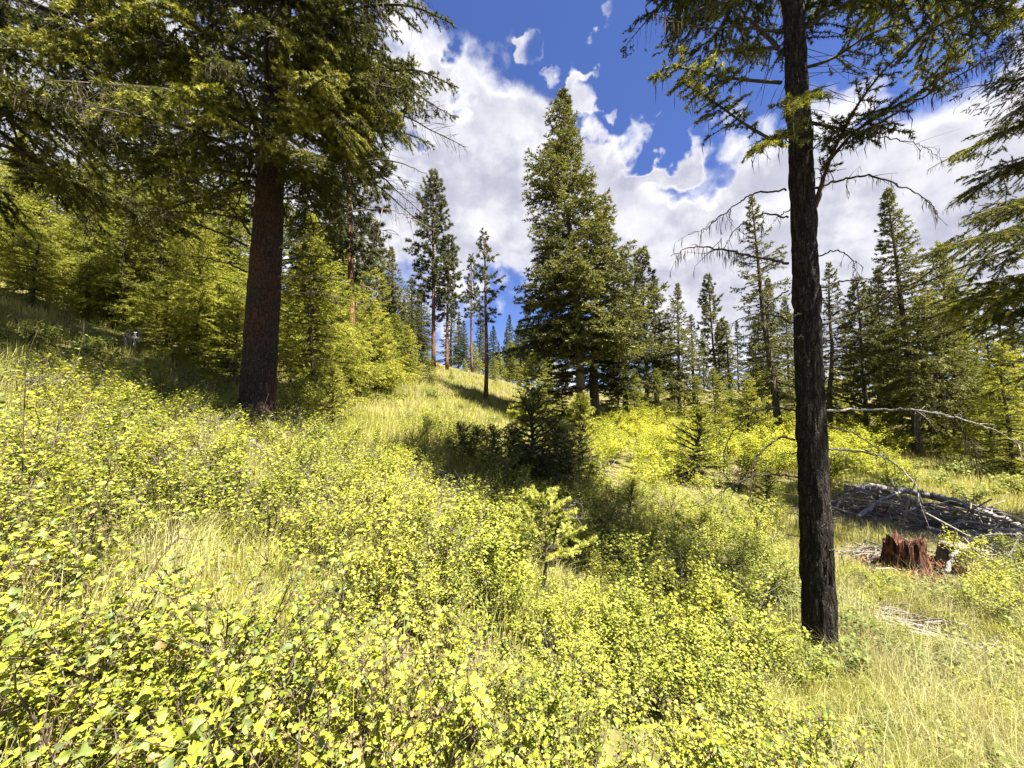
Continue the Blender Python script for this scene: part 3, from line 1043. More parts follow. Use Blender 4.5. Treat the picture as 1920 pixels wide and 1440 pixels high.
# fir beyond the left edge and fir beyond the right edge: their boughs reach into the picture
edge_l, _ = big_fir(-70, 6.5, 'dark fir at the left edge whose heavy boughs hang over the slope', 17, .22, 3.2, 'bark_dark', -70, 4.4, 100, 31, pitch0=-6, z_full=2.0)
edge_r, gE = big_fir(2130, 7.4, 'dark fir at the right edge with layered boughs against the cloud', 16, .2, 3.6, 'bark_dark', 2130, 3.4, 60, 41, pitch0=-12)
live_branch(edge_r, [ray(2130, 440, 7.4), ray(2000, 425, 7.0), ray(1900, 430, 6.6), ray(1800, 455, 6.0), ray(1700, 490, 5.6)], .75, rng, .03, 1.0, .3, .3, 60)
live_branch(edge_r, [ray(2130, 420, 7.4), ray(1970, 385, 7.1), ray(1870, 390, 6.8), ray(1800, 420, 6.6)], .6, rng, .03, 1.0, .3, .3, 60)

# ------------------------------------------------------------------ forest
FA = fir_proto(1, 16, .19, 2.7, 170)
FB = fir_proto(2, 15, .16, 2.9, 150, irr=.35)
FC = fir_proto(3, 14, .10, 2.0, 120, power=.95)
FBIG = fir_proto(4, 20, .235, 3.6, 240, power=.8, dens=1.05, r0=.24, bark='bark_grey', irr=.30, lat=.36, droop=.25)
FSP = fir_proto(6, 15, .16, 2.7, 105, irr=.4, dens=.85, lat=.38)
FTHIN = fir_proto(7, 13, .24, 1.9, 100, dens=.9)
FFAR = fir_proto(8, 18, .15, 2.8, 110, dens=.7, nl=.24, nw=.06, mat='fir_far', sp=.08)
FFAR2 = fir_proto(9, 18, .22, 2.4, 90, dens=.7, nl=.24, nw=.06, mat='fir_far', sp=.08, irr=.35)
FYL = fir_proto(10, 6, .06, 1.7, 110, power=.75, dens=1.25, nl=.075, nw=.013, r0=.06, mat='fir_light', dead=4, low_pitch=-12, lat=.40, sp=.027, irr=.38)
FYL2 = fir_proto(11, 5, .05, 1.6, 90, power=.7, dens=1.25, nl=.075, nw=.013, r0=.055, mat='fir_light', dead=4, low_pitch=-5, lat=.40, irr=.4, sp=.027)
FSL = fir_proto(12, 9, .05, 2.5, 150, power=.8, dens=1.2, nl=.085, nw=.0145, r0=.10, mat='fir_light', low_pitch=-15, irr=.42, sp=.032)
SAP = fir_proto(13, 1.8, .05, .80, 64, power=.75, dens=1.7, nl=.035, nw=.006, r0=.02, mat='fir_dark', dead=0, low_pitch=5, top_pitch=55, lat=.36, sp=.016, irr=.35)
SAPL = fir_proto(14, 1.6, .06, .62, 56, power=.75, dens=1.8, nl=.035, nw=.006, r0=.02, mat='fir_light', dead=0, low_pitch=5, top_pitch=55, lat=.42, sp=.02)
PA = pine_proto(15, 20, .33, 2.9, 130)
PB = pine_proto(16, 18, .38, 2.5, 95)
PC = pine_proto(17, 16, .46, 1.9, 52, dens=.9)
PD = pine_proto(18, 17, .30, 2.7, 115, bark='bark_mid')

# centre
put_tree('fir_tree', FBIG, 1092, 22, (1055, 172), 'tallest full fir in the centre with a leaning grey trunk', rot=.4, wid=1.14)
put_tree('fir_tree', FA, 1116, 24.0, (1128, 400), 'broad fir close behind the leaning grey trunk of the tallest fir', rot=2.0, wid=1.85)
put_tree('pine_tree', PA, 813, 32, (815, 322), 'tall full pine with reddish trunk left of the centre clearing', rot=1, wid=1.05)
put_tree('pine_tree', PB, 838, 33, (842, 440), 'shorter pine directly right of the tall reddish pine, crowns touching', rot=2, wid=1.1)
put_tree('pine_tree', PC, 911, 25, (908, 434), 'slim lone pine with straight red trunk standing in the clearing', rot=0.5)
put_tree('pine_tree', PC, 885, 38, (884, 478), 'thin pine behind and left of the slim lone red pine', rot=2.5, wid=.9)
put_tree('fir_tree', FB, 745, 29, (735, 462), 'mid height fir between the left thicket and the tall reddish pine', rot=1.2, wid=1.1)
put_tree('pine_tree', PD, 706, 27, (703, 425), 'grey trunked pine standing over the young firs beside the meadow', rot=.2, wid=1.1)
put_tree('fir_tree', FC, 770, 26, (772, 555), 'dense conical fir below the tall reddish pine, on its left', rot=.3, wid=1.3)
put_tree('fir_tree', FYL, 806, 25.5, (800, 655), 'little bright fir at the foot of the tall reddish pine', rot=.8, wid=1.15)
put_tree('pine_tree', PA, 662, 14, (655, 60), 'tall pine with flaking red trunk right of the big dark fir', rot=.8, wid=.95)
# left slope, sunlit firs
put_tree('fir_tree', FSL, 370, 11, (372, 385), 'sunlit young fir with thin dark stem left of the big dark trunk', rot=.5, wid=1.0)
put_tree('fir_tree', FSL, 585, 9.6, (580, 400), 'dense sunlit fir right behind the big dark trunk', rot=2.2, wid=.95)
put_tree('fir_tree', FYL, 700, 17, (690, 580), 'rounded bright young fir beside the flaking red pine trunk', rot=1.0, wid=1.25)
put_tree('fir_tree', FYL2, 640, 13, (632, 520), 'bright bushy young fir in front of the flaking red pine trunk', rot=3.0, wid=1.0)
put_tree('fir_sapling', SAPL, 622, 7.2, (620, 688), 'bright small fir sapling at the meadow edge below the dense sunlit fir', rot=1.0, wid=.9)
for i, (px, d, top, w, pr) in enumerate([(205, 15, 330, 1.0, FSL), (95, 14, 300, 1.0, FSL), (285, 16, 250, .9, FSL), (20, 17, 250, 1.0, FSL), (440, 17, 300, .8, FSL),
                                         (150, 20, 180, .8, FA), (340, 21, 120, .9, FA), (250, 24, 140, .9, FB)]):
    put_tree('fir_tree', pr, px, d, top, 'yellow-green fir in the stand up the left slope under the hanging dark boughs' if i < 5 else
             'tall fir at the back of the left slope seen through the dark boughs', 'firs up the left slope' if i < 5 else 'tall firs behind the left slope', w, i * 1.3)
for i, (px, d, top, pr, w) in enumerate([(60, 13, 470, FYL2, 1.3), (160, 11.5, 485, FYL2, 1.3), (245, 12.0, 455, FYL, 1.3), (310, 11, 520, FYL2, 1.4), (425, 11.5, 500, FYL2, 1.3), (10, 15, 420, FYL, 1.3),
                                         (110, 15, 400, FYL, 1.3), (195, 16, 400, FYL, 1.3), (280, 17, 380, FYL2, 1.3), (350, 15, 430, FYL, 1.3), (400, 18, 400, FYL, 1.3), (-40, 13, 430, FYL2, 1.3), (440, 10.0, 560, FYL2, 1.2)]):
    put_tree('fir_tree', pr, px, d, top, 'low bushy bright fir on the left slope above the grass', 'low firs on the left slope', w, px)
for i, (px, d, top, w) in enumerate([(60, 11, 330, 1.0), (150, 12.5, 300, 1.0), (225, 11.5, 350, 1.0), (300, 13, 280, 1.0), (-60, 12, 300, 1.1), (15, 13.5, 260, 1.0), (420, 14, 330, 1.0)]):
    put_tree('fir_tree', FSL, px, d, top, 'bright full fir on the left slope with its skirt down to the grass', 'full firs on the left slope', w, i * 1.37)
for i, (px, d, top, pr, w) in enumerate([(545, 11.5, 540, FYL, 1.1), (600, 14, 450, FSL, .85), (690, 16, 560, FYL2, 1.1), (725, 19, 600, FYL, 1.3), (740, 23, 590, FYL2, 1.3), (690, 21, 480, FSL, 1.0), (760, 24, 610, FYL2, 1.2),
                                         (560, 16, 330, FA, 1.0), (610, 19, 300, FA, 1.0), (640, 18, 430, FSL, 1.1), (665, 24, 420, FB, 1.1), (520, 15, 380, FSL, 1.0)]):
    put_tree('fir_tree', pr, px, d, top, 'sunlit fir crowding the gap between the big dark trunk and the meadow' if pr not in (FA, FB) else 'taller dark fir behind the sunlit gap right of the big trunk',
             'firs between trunk and meadow' if pr not in (FA, FB) else 'dark firs behind the sunlit gap', w, i * 1.9)
# far centre
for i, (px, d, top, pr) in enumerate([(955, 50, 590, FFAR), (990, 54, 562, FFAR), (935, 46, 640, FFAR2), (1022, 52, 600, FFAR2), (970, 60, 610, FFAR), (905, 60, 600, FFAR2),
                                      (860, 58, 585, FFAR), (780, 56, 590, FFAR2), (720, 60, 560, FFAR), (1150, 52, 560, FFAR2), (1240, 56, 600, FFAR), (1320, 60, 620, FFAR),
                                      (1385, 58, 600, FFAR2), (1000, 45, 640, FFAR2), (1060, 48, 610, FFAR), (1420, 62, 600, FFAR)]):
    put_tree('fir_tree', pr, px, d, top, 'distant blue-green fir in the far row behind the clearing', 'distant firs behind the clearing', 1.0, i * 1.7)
for i, (px, d, top, pr) in enumerate([(870, 47, 600, FB), (900, 50, 585, FC), (925, 46, 610, FA), (950, 49, 615, FC), (975, 46, 600, FB), (1010, 50, 590, FA), (845, 44, 560, FC), (790, 40, 540, FB),
                                      (770, 42, 520, FA), (735, 38, 540, FC), (755, 34, 560, FC), (783, 30, 575, FA), (715, 33, 520, FA), (1035, 44, 610, FC), (885, 43, 640, FYL), (960, 42, 640, FYL)]):
    put_tree('fir_tree', pr, px, d, top, 'fir in the dark wall of trees closing the clearing behind the pines', 'firs closing the clearing', 1.35, i * 1.1)
put_tree('fir_tree', FYL2, 1000, 20, (1000, 662), 'round bushy fir left of the leaning grey trunk', rot=1.5, wid=1.25)
put_tree('fir_tree', FYL2, 938, 40, (938, 660), 'tiny round fir on the clearing behind the slim lone pine', rot=.5, wid=1.0)
for px, d, top in [(870, 37, 672), (925, 36, 668), (845, 30, 690)]:
    put_tree('fir_tree', FYL2, px, d, top, 'tiny bright fir dotting the pale clearing', 'tiny firs on the clearing', 1.0, px)
# right of centre
for (nm, pr, px, d, top, lab, w) in [
    ('pine_tree', PD, 1212, 28, (1200, 468), 'pine with bare dark stem right of the tallest fir', 1.1),
    ('fir_tree', FTHIN, 1232, 29, (1222, 520), 'slim fir hugging the right side of the bare stemmed pine', 1.2),
    ('fir_tree', FB, 1172, 26, (1165, 470), 'fir half hidden behind the right flank of the tallest fir', 1.2),
    ('fir_tree', FB, 1275, 27, (1272, 530), 'pointed fir in the middle of the row left of the slim near trunk', 1.0),
    ('fir_tree', FTHIN, 1302, 27.5, (1296, 590), 'small fir tucked right of the pointed fir in the row', 1.2),
    ('pine_tree', PD, 1345, 32, (1325, 515), 'narrow open pine standing above the row right of the pointed fir', .9),
    ('fir_tree', FTHIN, 1370, 31, (1362, 600), 'low thin fir right of the narrow open pine', 1.3),
    ('fir_tree', FSP, 1462, 20, (1410, 368), 'ragged tall fir just left of the slim near trunk', 1.0),
    ('fir_tree', FA, 1440, 26, (1440, 520), 'dense fir behind the ragged tall fir', 1.0),
    ('fir_tree', FSP, 1558, 18, (1555, 490), 'fir directly behind the slim near trunk', 1.0),
    ('pine_tree', PD, 1625, 20, (1605, 520), 'leaning thin stemmed pine right of the slim near trunk', 1.0),
    ('fir_tree', FB, 1652, 22, (1648, 500), 'fir between the leaning pine and the tall layered fir', 1.0),
    ('fir_tree', FA, 1722, 16, (1662, 352), 'tall layered fir with dark stem right of the near trunk', 1.0),
    ('fir_tree', FSL, 1772, 17, (1770, 455), 'yellowish fir on two stout stems at the right', .95),
    ('fir_tree', FB, 1794, 17.6, (1790, 520), 'fir with stout dark stem beside the yellowish fir', 1.0),
]:
    put_tree(nm, pr, px, d, top, lab, None, w, px * .7)
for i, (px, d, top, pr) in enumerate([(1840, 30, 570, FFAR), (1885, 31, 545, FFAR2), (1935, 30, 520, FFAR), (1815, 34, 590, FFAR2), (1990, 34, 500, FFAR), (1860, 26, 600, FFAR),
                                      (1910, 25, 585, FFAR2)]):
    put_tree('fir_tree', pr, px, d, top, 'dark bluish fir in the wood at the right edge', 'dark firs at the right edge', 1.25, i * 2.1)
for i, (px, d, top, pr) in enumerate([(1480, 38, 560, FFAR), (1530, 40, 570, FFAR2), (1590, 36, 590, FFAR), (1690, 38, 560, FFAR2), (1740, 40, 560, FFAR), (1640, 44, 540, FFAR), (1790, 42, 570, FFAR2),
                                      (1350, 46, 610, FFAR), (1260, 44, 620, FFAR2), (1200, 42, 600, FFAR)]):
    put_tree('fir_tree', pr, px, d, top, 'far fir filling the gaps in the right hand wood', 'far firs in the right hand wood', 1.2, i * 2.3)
for px, d, top in [(1340, 19, 690), (1402, 17, 700), (1425, 21, 690), (1375, 23, 700), (1900, 13, 640), (1860, 15, 690), (1235, 24, 690), (1190, 22, 700), (1160, 25, 660), (1265, 30, 680), (1310, 25, 705), (1460, 23, 690), (1490, 27, 690), (1570, 25, 690), (1600, 28, 700), (1660, 27, 690), (1690, 25, 710), (1750, 24, 700), (1540, 22, 700), (1830, 19, 680), (1055, 26, 690), (1030, 29, 670)]:
    put_tree('fir_tree', FYL, px, d, top, 'bright young fir at the edge of the shrub thicket' if px < 1800 else 'bright young fir at the right edge before the dark wood',
             'young firs at the thicket edge' if px < 1800 else 'young firs at the right edge', 1.15, px)
# small firs in the middle
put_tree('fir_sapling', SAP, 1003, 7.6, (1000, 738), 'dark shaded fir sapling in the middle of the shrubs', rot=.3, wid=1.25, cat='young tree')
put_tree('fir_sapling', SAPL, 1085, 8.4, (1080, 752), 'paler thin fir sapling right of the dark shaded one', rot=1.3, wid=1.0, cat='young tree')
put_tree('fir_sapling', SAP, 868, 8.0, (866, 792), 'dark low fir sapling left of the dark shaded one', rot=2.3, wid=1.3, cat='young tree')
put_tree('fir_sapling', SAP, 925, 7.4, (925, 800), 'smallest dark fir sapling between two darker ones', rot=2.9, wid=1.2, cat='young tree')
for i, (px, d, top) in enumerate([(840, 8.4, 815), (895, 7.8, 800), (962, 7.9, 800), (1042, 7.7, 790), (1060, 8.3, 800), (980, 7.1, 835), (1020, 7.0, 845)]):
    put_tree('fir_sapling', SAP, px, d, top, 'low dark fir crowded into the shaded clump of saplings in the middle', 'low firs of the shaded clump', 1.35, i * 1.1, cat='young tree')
put_tree('fir_sapling', SAPL, 1432, 8.8, (1432, 880), 'bright bushy fir sapling left of the slim near trunk', rot=.9, wid=1.2, cat='young tree')
put_tree('fir_sapling', SAPL, 1180, 6.6, (1178, 900), 'bright fir sapling with bare stem in the middle shrubs', rot=1.9, wid=1.2, cat='young tree')
put_tree('fir_sapling', SAPL, 1300, 12, (1300, 770), 'bright fir sapling poking out of the yellow thicket', rot=.9, wid=1.3, cat='young tree')


# ------------------------------------------------------------------ near sapling with fresh pale tips
def tip_sapling():
    rg = np.random.default_rng(77)
    g = G(1022, 3.15)
    e = empty('fir_sapling', g, 'little fir with pale fresh tips in the foreground, nearest sapling', 'young tree')
    top = ray(1018, 925, 3.15)
    H = top.z - g.z
    b = MB()
    pts = spline([(0, 0, -.03), (.01, 0, H * .5), (top.x - g.x, 0, H)], 10)
    b.add(*tube(pts, np.linspace(.013, .004, 10), 6))
    link('trunk', b.mesh('trunk', M['stem'], True), e)
    zs = np.linspace(.34, .97, 19)
    for i, z in enumerate(zs):
        az = i * 2.4 + rg.normal(0, .2)
        u = (z - .3) / .67
        L = .42 * (1 - u) ** .65 * rg.uniform(.8, 1.1) + .05
        d = np.array([math.cos(az), math.sin(az), 0])
        p0 = np.array([0, 0, z * H])
        t = np.linspace(0, 1, 7)
        S = p0 + d * (t * L)[:, None] + np.array([0, 0, 1]) * (L * (.25 * t + .15 * t ** 2 + .4 * u * t))[:, None]
        wb = MB()
        wb.add(*tube(S, np.linspace(.004, .0015, 7), 4))
        T0, T1, l0, l1 = fir_twigs(S, .17 * (1 - .5 * u), rg, .075, .3, .25, .0, 48, .2)
        n = len(l0)
        wb.add(*stick_tris(l0, l1, .0015))
        o = link('branch', wb.mesh('branch', M['stem'], True), e)
        nbm = MB()
        nbm.add(*needle_tris(np.concatenate([l0, S[3:-1]]), np.concatenate([l1, S[4:]]), .0007, .026, .0055, rg, .9, .75, .0, .9, tri=True))
        link('foliage', nbm.mesh('foliage', M['tips']), o, kind='stuff')
    nbm = MB()
    nbm.add(*needle_tris(pts[6:-1], pts[7:], .0009, .026, .0055, rg, 1, .7, .3, .9, tri=True))
    link('foliage', nbm.mesh('foliage', M['tips']), e, kind='stuff')


tip_sapling()
ds = empty('dead_sapling', G(1012, 3.0), 'dark dead sapling stem leaning before the little fir with pale tips', 'dead sapling')
dead_branch(ds, [G(1012, 3.0), ray(1025, 1060, 3.0), ray(1042, 1000, 2.98), ray(1056, 955, 2.96)], .014, rng, 7, 0, 'twig', .10, 'stem')
dead_branch(ds, [ray(1056, 960, 2.96), ray(1075, 945, 2.95), ray(1092, 932, 2.95)], .005, rng, 7, 0, 'deadtwig', .08, 'twig')
dead_branch(ds, [ray(1056, 960, 2.96), ray(1078, 972, 2.95), ray(1096, 965, 2.95)], .004, rng, 5, 0, 'deadtwig', .06, 'twig')


# ------------------------------------------------------------------ shrubs
def leaf_outline(k):
    """three to five lobed leaf with toothed edge, lying in XY, base at origin, length 1 along +X"""
    rg = np.random.default_rng(300 + k)
    half = [(0.0, .0), (.02, .16), (.10, .42), (.24, .36), (.38, .50), (.56, .40), (.62, .26), (.80, .22)]
    half = [(x + rg.normal(0, .015), y * rg.uniform(.9, 1.12)) for x, y in half]
    pts = [(0, 0)] + half[1:] + [(1.0, 0)] + [(x, -y) for x, y in half[:0:-1]]
    pts = np.array(pts)
    z = (.55 if k % 3 else -.35) * np.abs(pts[:, 1]) ** 1.2 - (.25 + .12 * k) * (pts[:, 0] - .3) ** 2 + rg.normal(0, .025, len(pts))
    V = np.concatenate([np.stack([pts[:, 0], pts[:, 1], z], 1), [[.42, 0, .03]], [[-.35, 0, -.02]]])
    n = len(pts)
    F = [(i, (i + 1) % n, n) for i in range(n)]
    F = np.array(F)
    # petiole, a thin sliver
    V = np.concatenate([V, [[0, .015, 0], [0, -.015, 0]]])
    F = np.concatenate([F, [[n + 1, n + 3, n + 2]]])
    return V, F


LEAF = []
for k in range(8):
    V, F = leaf_outline(k)
    b = MB()
    b.add(V, F, (.1, .4, .65, .9, .2, .5, .8, .5)[k])
    LEAF.append(b.mesh('leaf', M['leaf' if k < 4 else 'leaf_olive' if k < 7 else 'leaf_brown']))


def shrub_skeleton(rg, H, spread, nst, ntw, bend=.5):
    """curved stems with side twigs; returns stem polylines and twig polylines"""
    stems, twigs = [], []
    for i in range(nst):
        a = i * 6.283 / nst + rg.normal(0, .4)
        rr = spread * math.sqrt(rg.uniform(.08, 1))
        h = H * rg.uniform(.65, 1.05) * (1 - .25 * rr / max(spread, .01))
        d = np.array([math.cos(a), math.sin(a), 0])
        P = [d * .03 * rr, d * rr * .35 + [0, 0, h * .45], d * rr * .8 + [0, 0, h * .82], d * rr * (1 + .2 * bend) + [0, 0, h]]
        S = spline(np.array(P) + rg.normal(0, .03 * H, (4, 3)) * [[0], [1], [1], [1]], 10)
        stems.append(S)
        for _ in range(ntw):
            j = rg.integers(3, 9)
            dd = nrm(d * .3 + rg.normal(0, .6, 3) + np.array([0, 0, .55]))
            L = H * rg.uniform(.14, .34)
            twigs.append(spline(np.stack([S[j], S[j] + dd * L * .5, S[j] + dd * L + rg.normal(0, .02, 3)]), 5))
    return stems, twigs


def leaf_sites(rg, stems, twigs, n, lo=.3):
    pts, dirs = [], []
    cand = [(s, lo) for s in stems] + [(t, .1) for t in twigs]
    lens = np.array([np.linalg.norm(np.diff(c[0], axis=0), axis=1).sum() * (1 - c[1]) for c in cand])
    pick = rg.choice(len(cand), n, p=lens / lens.sum())
    for i in pick:
        S, l = cand[i]
        u = (l + (1 - l) * rg.random()) * (len(S) - 1)
        k = min(int(u), len(S) - 2)
        p = S[k] + (S[k + 1] - S[k]) * (u - k)
        a = rg.random() * 6.283
        dirs.append((math.cos(a), math.sin(a), rg.normal(.05, .3)))
        pts.append(p)
    return np.array(pts), nrm(np.array(dirs))


def near_shrub_proto(seed, H, spread, nst, ntw, nleaf, size):
    rg = np.random.default_rng(seed)
    stems, twigs = shrub_skeleton(rg, H, spread, nst, ntw)
    sm = []
    per = [[] for _ in stems]
    for i, t in enumerate(twigs):
        per[i // ntw].append(t)
    for S, tw in zip(stems, per):
        b = MB()
        b.add(*tube(S, np.linspace(.0045, .0015, len(S)), 5))
        for t in tw:
            b.add(*tube(t, np.linspace(.002, .0008, len(t)), 3))
        sm.append(b.mesh('stem', M['stem'], True))
    P, D = leaf_sites(rg, stems, twigs, nleaf)
    mats = []
    for p, d in zip(P, D):
        up = nrm(np.array([rg.normal(0, .62), rg.normal(0, .62), 1.0]))
        y = nrm(np.cross(up, d))
        z = np.cross(d, y)
        s = size * rg.uniform(.55, 1.25)
        q = p + d * s * .35
        mats.append((int(rg.choice(8, p=(.16, .2, .2, .16, .09, .09, .07, .03))), Matrix(((d[0] * s, y[0] * s, z[0] * s, q[0]), (d[1] * s, y[1] * s, z[1] * s, q[1]), (d[2] * s, y[2] * s, z[2] * s, q[2]), (0, 0, 0, 1)))))
    return sm, mats


def put_near_shrub(proto, x, y, label, group, rot, s):
    e = empty('leafy_shrub', (x, y, th(x, y) - .02), label, 'shrub', group, (0, 0, rot), (s, s, s))
    for m in proto[0]:
        link('stem', m, e)
    for k, mt in proto[1]:
        link('leaf', LEAF[k], e, mt)
    return e


def small_leaves(P, D, size, rg, up_j=.45, tone=None):
    n = len(P)
    up = nrm(np.stack([rg.normal(0, up_j, n), rg.normal(0, up_j, n), np.ones(n)], 1))
    y = nrm(np.cross(up, D))
    z = np.cross(D, y)
    s = (size * rg.uniform(.6, 1.25, n))[:, None]
    a = P + D * s * .15
    V = np.stack([a, a + D * s * .35 + y * s * .36 + z * s * .06, a + D * s * .75 + y * s * .28 + z * s * .04, a + D * s,
                  a + D * s * .75 - y * s * .28 + z * s * .04, a + D * s * .35 - y * s * .36 + z * s * .06], 1).reshape(-1, 3)
    k = np.arange(n)[:, None] * 6
    F = np.concatenate([k + np.array([[0, 1, 5]]), k + np.array([[1, 2, 4]]), k + np.array([[1, 4, 5]]), k + np.array([[2, 3, 4]])])
    tn = np.repeat(rg.random(n) if tone is None else tone, 6)
    return V, F, tn


def mid_shrub_proto(seed, H, spread, nst, ntw, nleaf, size, mat, dead=0, lo=.25):
    rg = np.random.default_rng(seed)
    stems, twigs = shrub_skeleton(rg, H, spread, nst, ntw)
    b = MB()
    for S in stems:
        b.add(*tube(S, np.linspace(.007, .002, len(S)), 4))
    for t in twigs:
        b.add(*tube(t, np.linspace(.003, .001, len(t)), 3))
    sm = b.mesh('stems', M['stem'], True)
    fb = MB()
    P, D = leaf_sites(rg, stems, twigs, nleaf, lo)
    P = P + rg.normal(0, size * .8, P.shape)
    fb.add(*small_leaves(P, D, size, rg))
    dm = None
    if dead:
        db = MB()
        st2, tw2 = shrub_skeleton(rg, H * 1.05, spread * 1.15, dead, 5)
        for S in st2:
            db.add(*tube(S, np.linspace(.006, .0015, len(S)), 4))
        for t in tw2:
            db.add(*tube(t, np.linspace(.003, .001, len(t)), 3))
        dm = db.mesh('dead_twigs', M['deadtwig'], True)
    return sm, fb.mesh('foliage', M[mat]), dm


def put_mid_shrub(pr, x, y, label, group, rot, s, sz=1.0, name='shrub'):
    e = empty(name, (x, y, th(x, y) - .03), label, 'shrub', group, (0, 0, rot), (s, s, s * sz))
    link('stems', pr[0], e, kind='stuff')
    link('foliage', pr[1], e, kind='stuff')
    if pr[2] is not None:
        link('dead_twigs', pr[2], e, kind='stuff')
    return e


NS = [near_shrub_proto(400 + k, .72 + .06 * (k % 3), .30, 9, 7, 350, .0245 + .003 * (k % 3)) for k in range(5)]
MS = [mid_shrub_proto(500 + k, .95, .5, 11, 7, 1300, .036, 'leaf2', 4 if k % 2 else 0) for k in range(4)]
MSD = [mid_shrub_proto(520 + k, .9, .5, 9, 6, 520, .034, 'leaf2', 9) for k in range(2)]
BS = [mid_shrub_proto(540 + k, 1.3, .85, 13, 9, 2200, .055, 'leaf3', 0, .15) for k in range(4)]
HB = [mid_shrub_proto(560 + k, .35, .30, 9, 4, 420, .045, 'herb', 0, .2) for k in range(3)]

rg = np.random.default_rng(11)
occupied = []


def scatter(n, dlo, dhi, plo, phi, mind, accept=None, tries=60):
    """ground spots in a wedge of view, spaced at least mind apart"""
    out = []
    for _ in range(n * tries):
        if len(out) >= n:
            break
        d = math.sqrt(rg.uniform(dlo ** 2, dhi ** 2))
        x = (rg.uniform(plo, phi) - 960) / FPX * d
        if accept and not accept(x, d):
            continue
        if any((x - a) ** 2 + (d - b) ** 2 < mind ** 2 for a, b in out):
            continue
        out.append((x, d))
    return out


# foreground thicket: every leaf an object
def clear_view(x, d):
    """grassy gap in front of the pale tipped sapling, and thin places through the thicket"""
    if 2.55 < d < 3.6 and abs(x - .09 * d) < .26:
        return False
    return d < 1.25 or vnoise(np.array([x * 1.5 + 7]), np.array([d * 1.5]), seed=44)[0] > .30


def near_label(x, d):
    px = 960 + x / d * FPX
    row = ('at the very bottom' if d < 1.45 else 'in the second row' if d < 2.1 else 'in the upper row')
    col = ('bottom left corner' if px < 330 else 'left of the pale tipped little fir' if px < 800 else 'below the pale tipped little fir' if px < 1150 else 'left of the near trunk foot')
    return 'lobed-leaf shrub ' + row + ', ' + ('near the trunk foot' if px > 1150 else col), 'lobed-leaf shrubs ' + row + ', ' + col


for i, (x, d) in enumerate(scatter(70, .85, 3.0, -120, 1750, .22, lambda x, d: x < .95 + .55 * (d - .8) and not (d < 1.25 and abs(x) < .25) and clear_view(x, d))):
    lb, gp = near_label(x, d)
    sc_ = rg.uniform(.8, 1.05) * (1 if d < 1.7 else .78)
    if abs(x - .28) < .4 + .1 * d and d > 1.5:
        sc_ *= .62
    put_near_shrub(NS[i % 5], x, d, lb, gp, rg.random() * 6.28, sc_)
for i, (x, d) in enumerate(scatter(84, 1.1, 3.4, -60, 1560, .24, lambda x, d: x < .95 + .55 * (d - .8) and clear_view(x, d))):
    px = 960 + x / d * FPX
    where = ('left edge' if px < 350 else 'left middle' if px < 750 else 'below the pale tipped little fir' if px < 1150 else 'toward the near trunk foot') + (', near the bottom' if d < 2.2 else ', farther back')
    put_mid_shrub(MS[i % 4], x, d, 'low shrub beneath the lobed leaves, ' + where, 'low shrubs in the foreground, ' + where, rg.random() * 6.28, rg.uniform(.36, .55))
# behind them, smaller in the picture
for i, (x, d) in enumerate(scatter(90, 2.6, 6.0, 60, 960, .38, lambda x, d: vnoise(np.array([x * .9]), np.array([d * .9]), seed=8)[0] > .28)):
    pr = MSD[i % 2] if (i % 3 == 0) else MS[i % 4]
    px = 960 + x / d * FPX
    row = 0 if d > 4.7 else 1 if d > 3.6 else 2
    where = (('left of the big left trunk foot', 'right at the big left trunk foot', 'under the meadow edge right of the big left trunk'),
             ('on the slope at the left edge', 'on the bank below the big left trunk', 'left of the shaded fir saplings'),
             ('just above the bottom left thicket', 'halfway down from the big left trunk', 'left of the pale tipped little fir'))[row][0 if px < 400 else 1 if px < 680 else 2]
    look = 'half-bare grey-twigged shrub' if i % 3 == 0 else 'full yellow-green small-leaf shrub'
    put_mid_shrub(pr, x, d, look + ' ' + where, look + 's ' + where, rg.random() * 6.28, rg.uniform(.55, .78))
for i, (x, d) in enumerate(scatter(50, 2.8, 6.6, 960, 1430, .42, clear_view)):
    sc_ = .5 if (abs(x - .28) < .75 and d < 3.9) else rg.uniform(.6, .85)
    px = 960 + x / d * FPX
    where = ('in the shaded hollow right behind the pale tipped little fir' if px < 1130 else 'in the shaded hollow midway to the near right trunk' if px < 1290 else 'close left of the near right trunk') if d > 4.4 else \
        ('beside the pale tipped little fir' if px < 1130 else 'right of the pale tipped little fir' if px < 1290 else 'just left of the near right trunk foot')
    put_mid_shrub(MS[i % 4], x, d, 'small-leaf shrub ' + where, 'shrubs ' + where, rg.random() * 6.28, sc_)
for i, (x, d) in enumerate(scatter(30, 6.2, 9.5, 780, 1420, .6)):
    put_mid_shrub(MS[i % 4], x, d, 'shrub around the dark fir saplings in the middle', 'shrubs around the dark saplings', rg.random() * 6.28, rg.uniform(.8, 1.1))
for i, (x, d) in enumerate(scatter(84, 8.5, 23, 1110, 1680, .95, lambda x, d: not (x > 3.9 and d < 11.4))):
    px = 960 + x / d * FPX
    where = ('below the leaning grey trunk' if px < 1220 else 'below the row of pointed firs' if px < 1340 else 'left of the near right trunk' if px < 1490 else 'right behind the near right trunk') + \
        (', front of the thicket' if d < 13.5 else ', back of the thicket')
    put_mid_shrub(BS[i % 4], x, d, 'bright yellow bush ' + where, 'bushes ' + where, rg.random() * 6.28, rg.uniform(.8, 1.15))
for i, (x, d) in enumerate(scatter(14, 10, 14, 1600, 1900, .9, lambda x, d: x > 9)):
    put_mid_shrub(HB[i % 3], x, d, 'low shrub in the shade behind the brush pile', 'low shrubs behind the brush pile', rg.random() * 6.28, rg.uniform(1.2, 2.0))
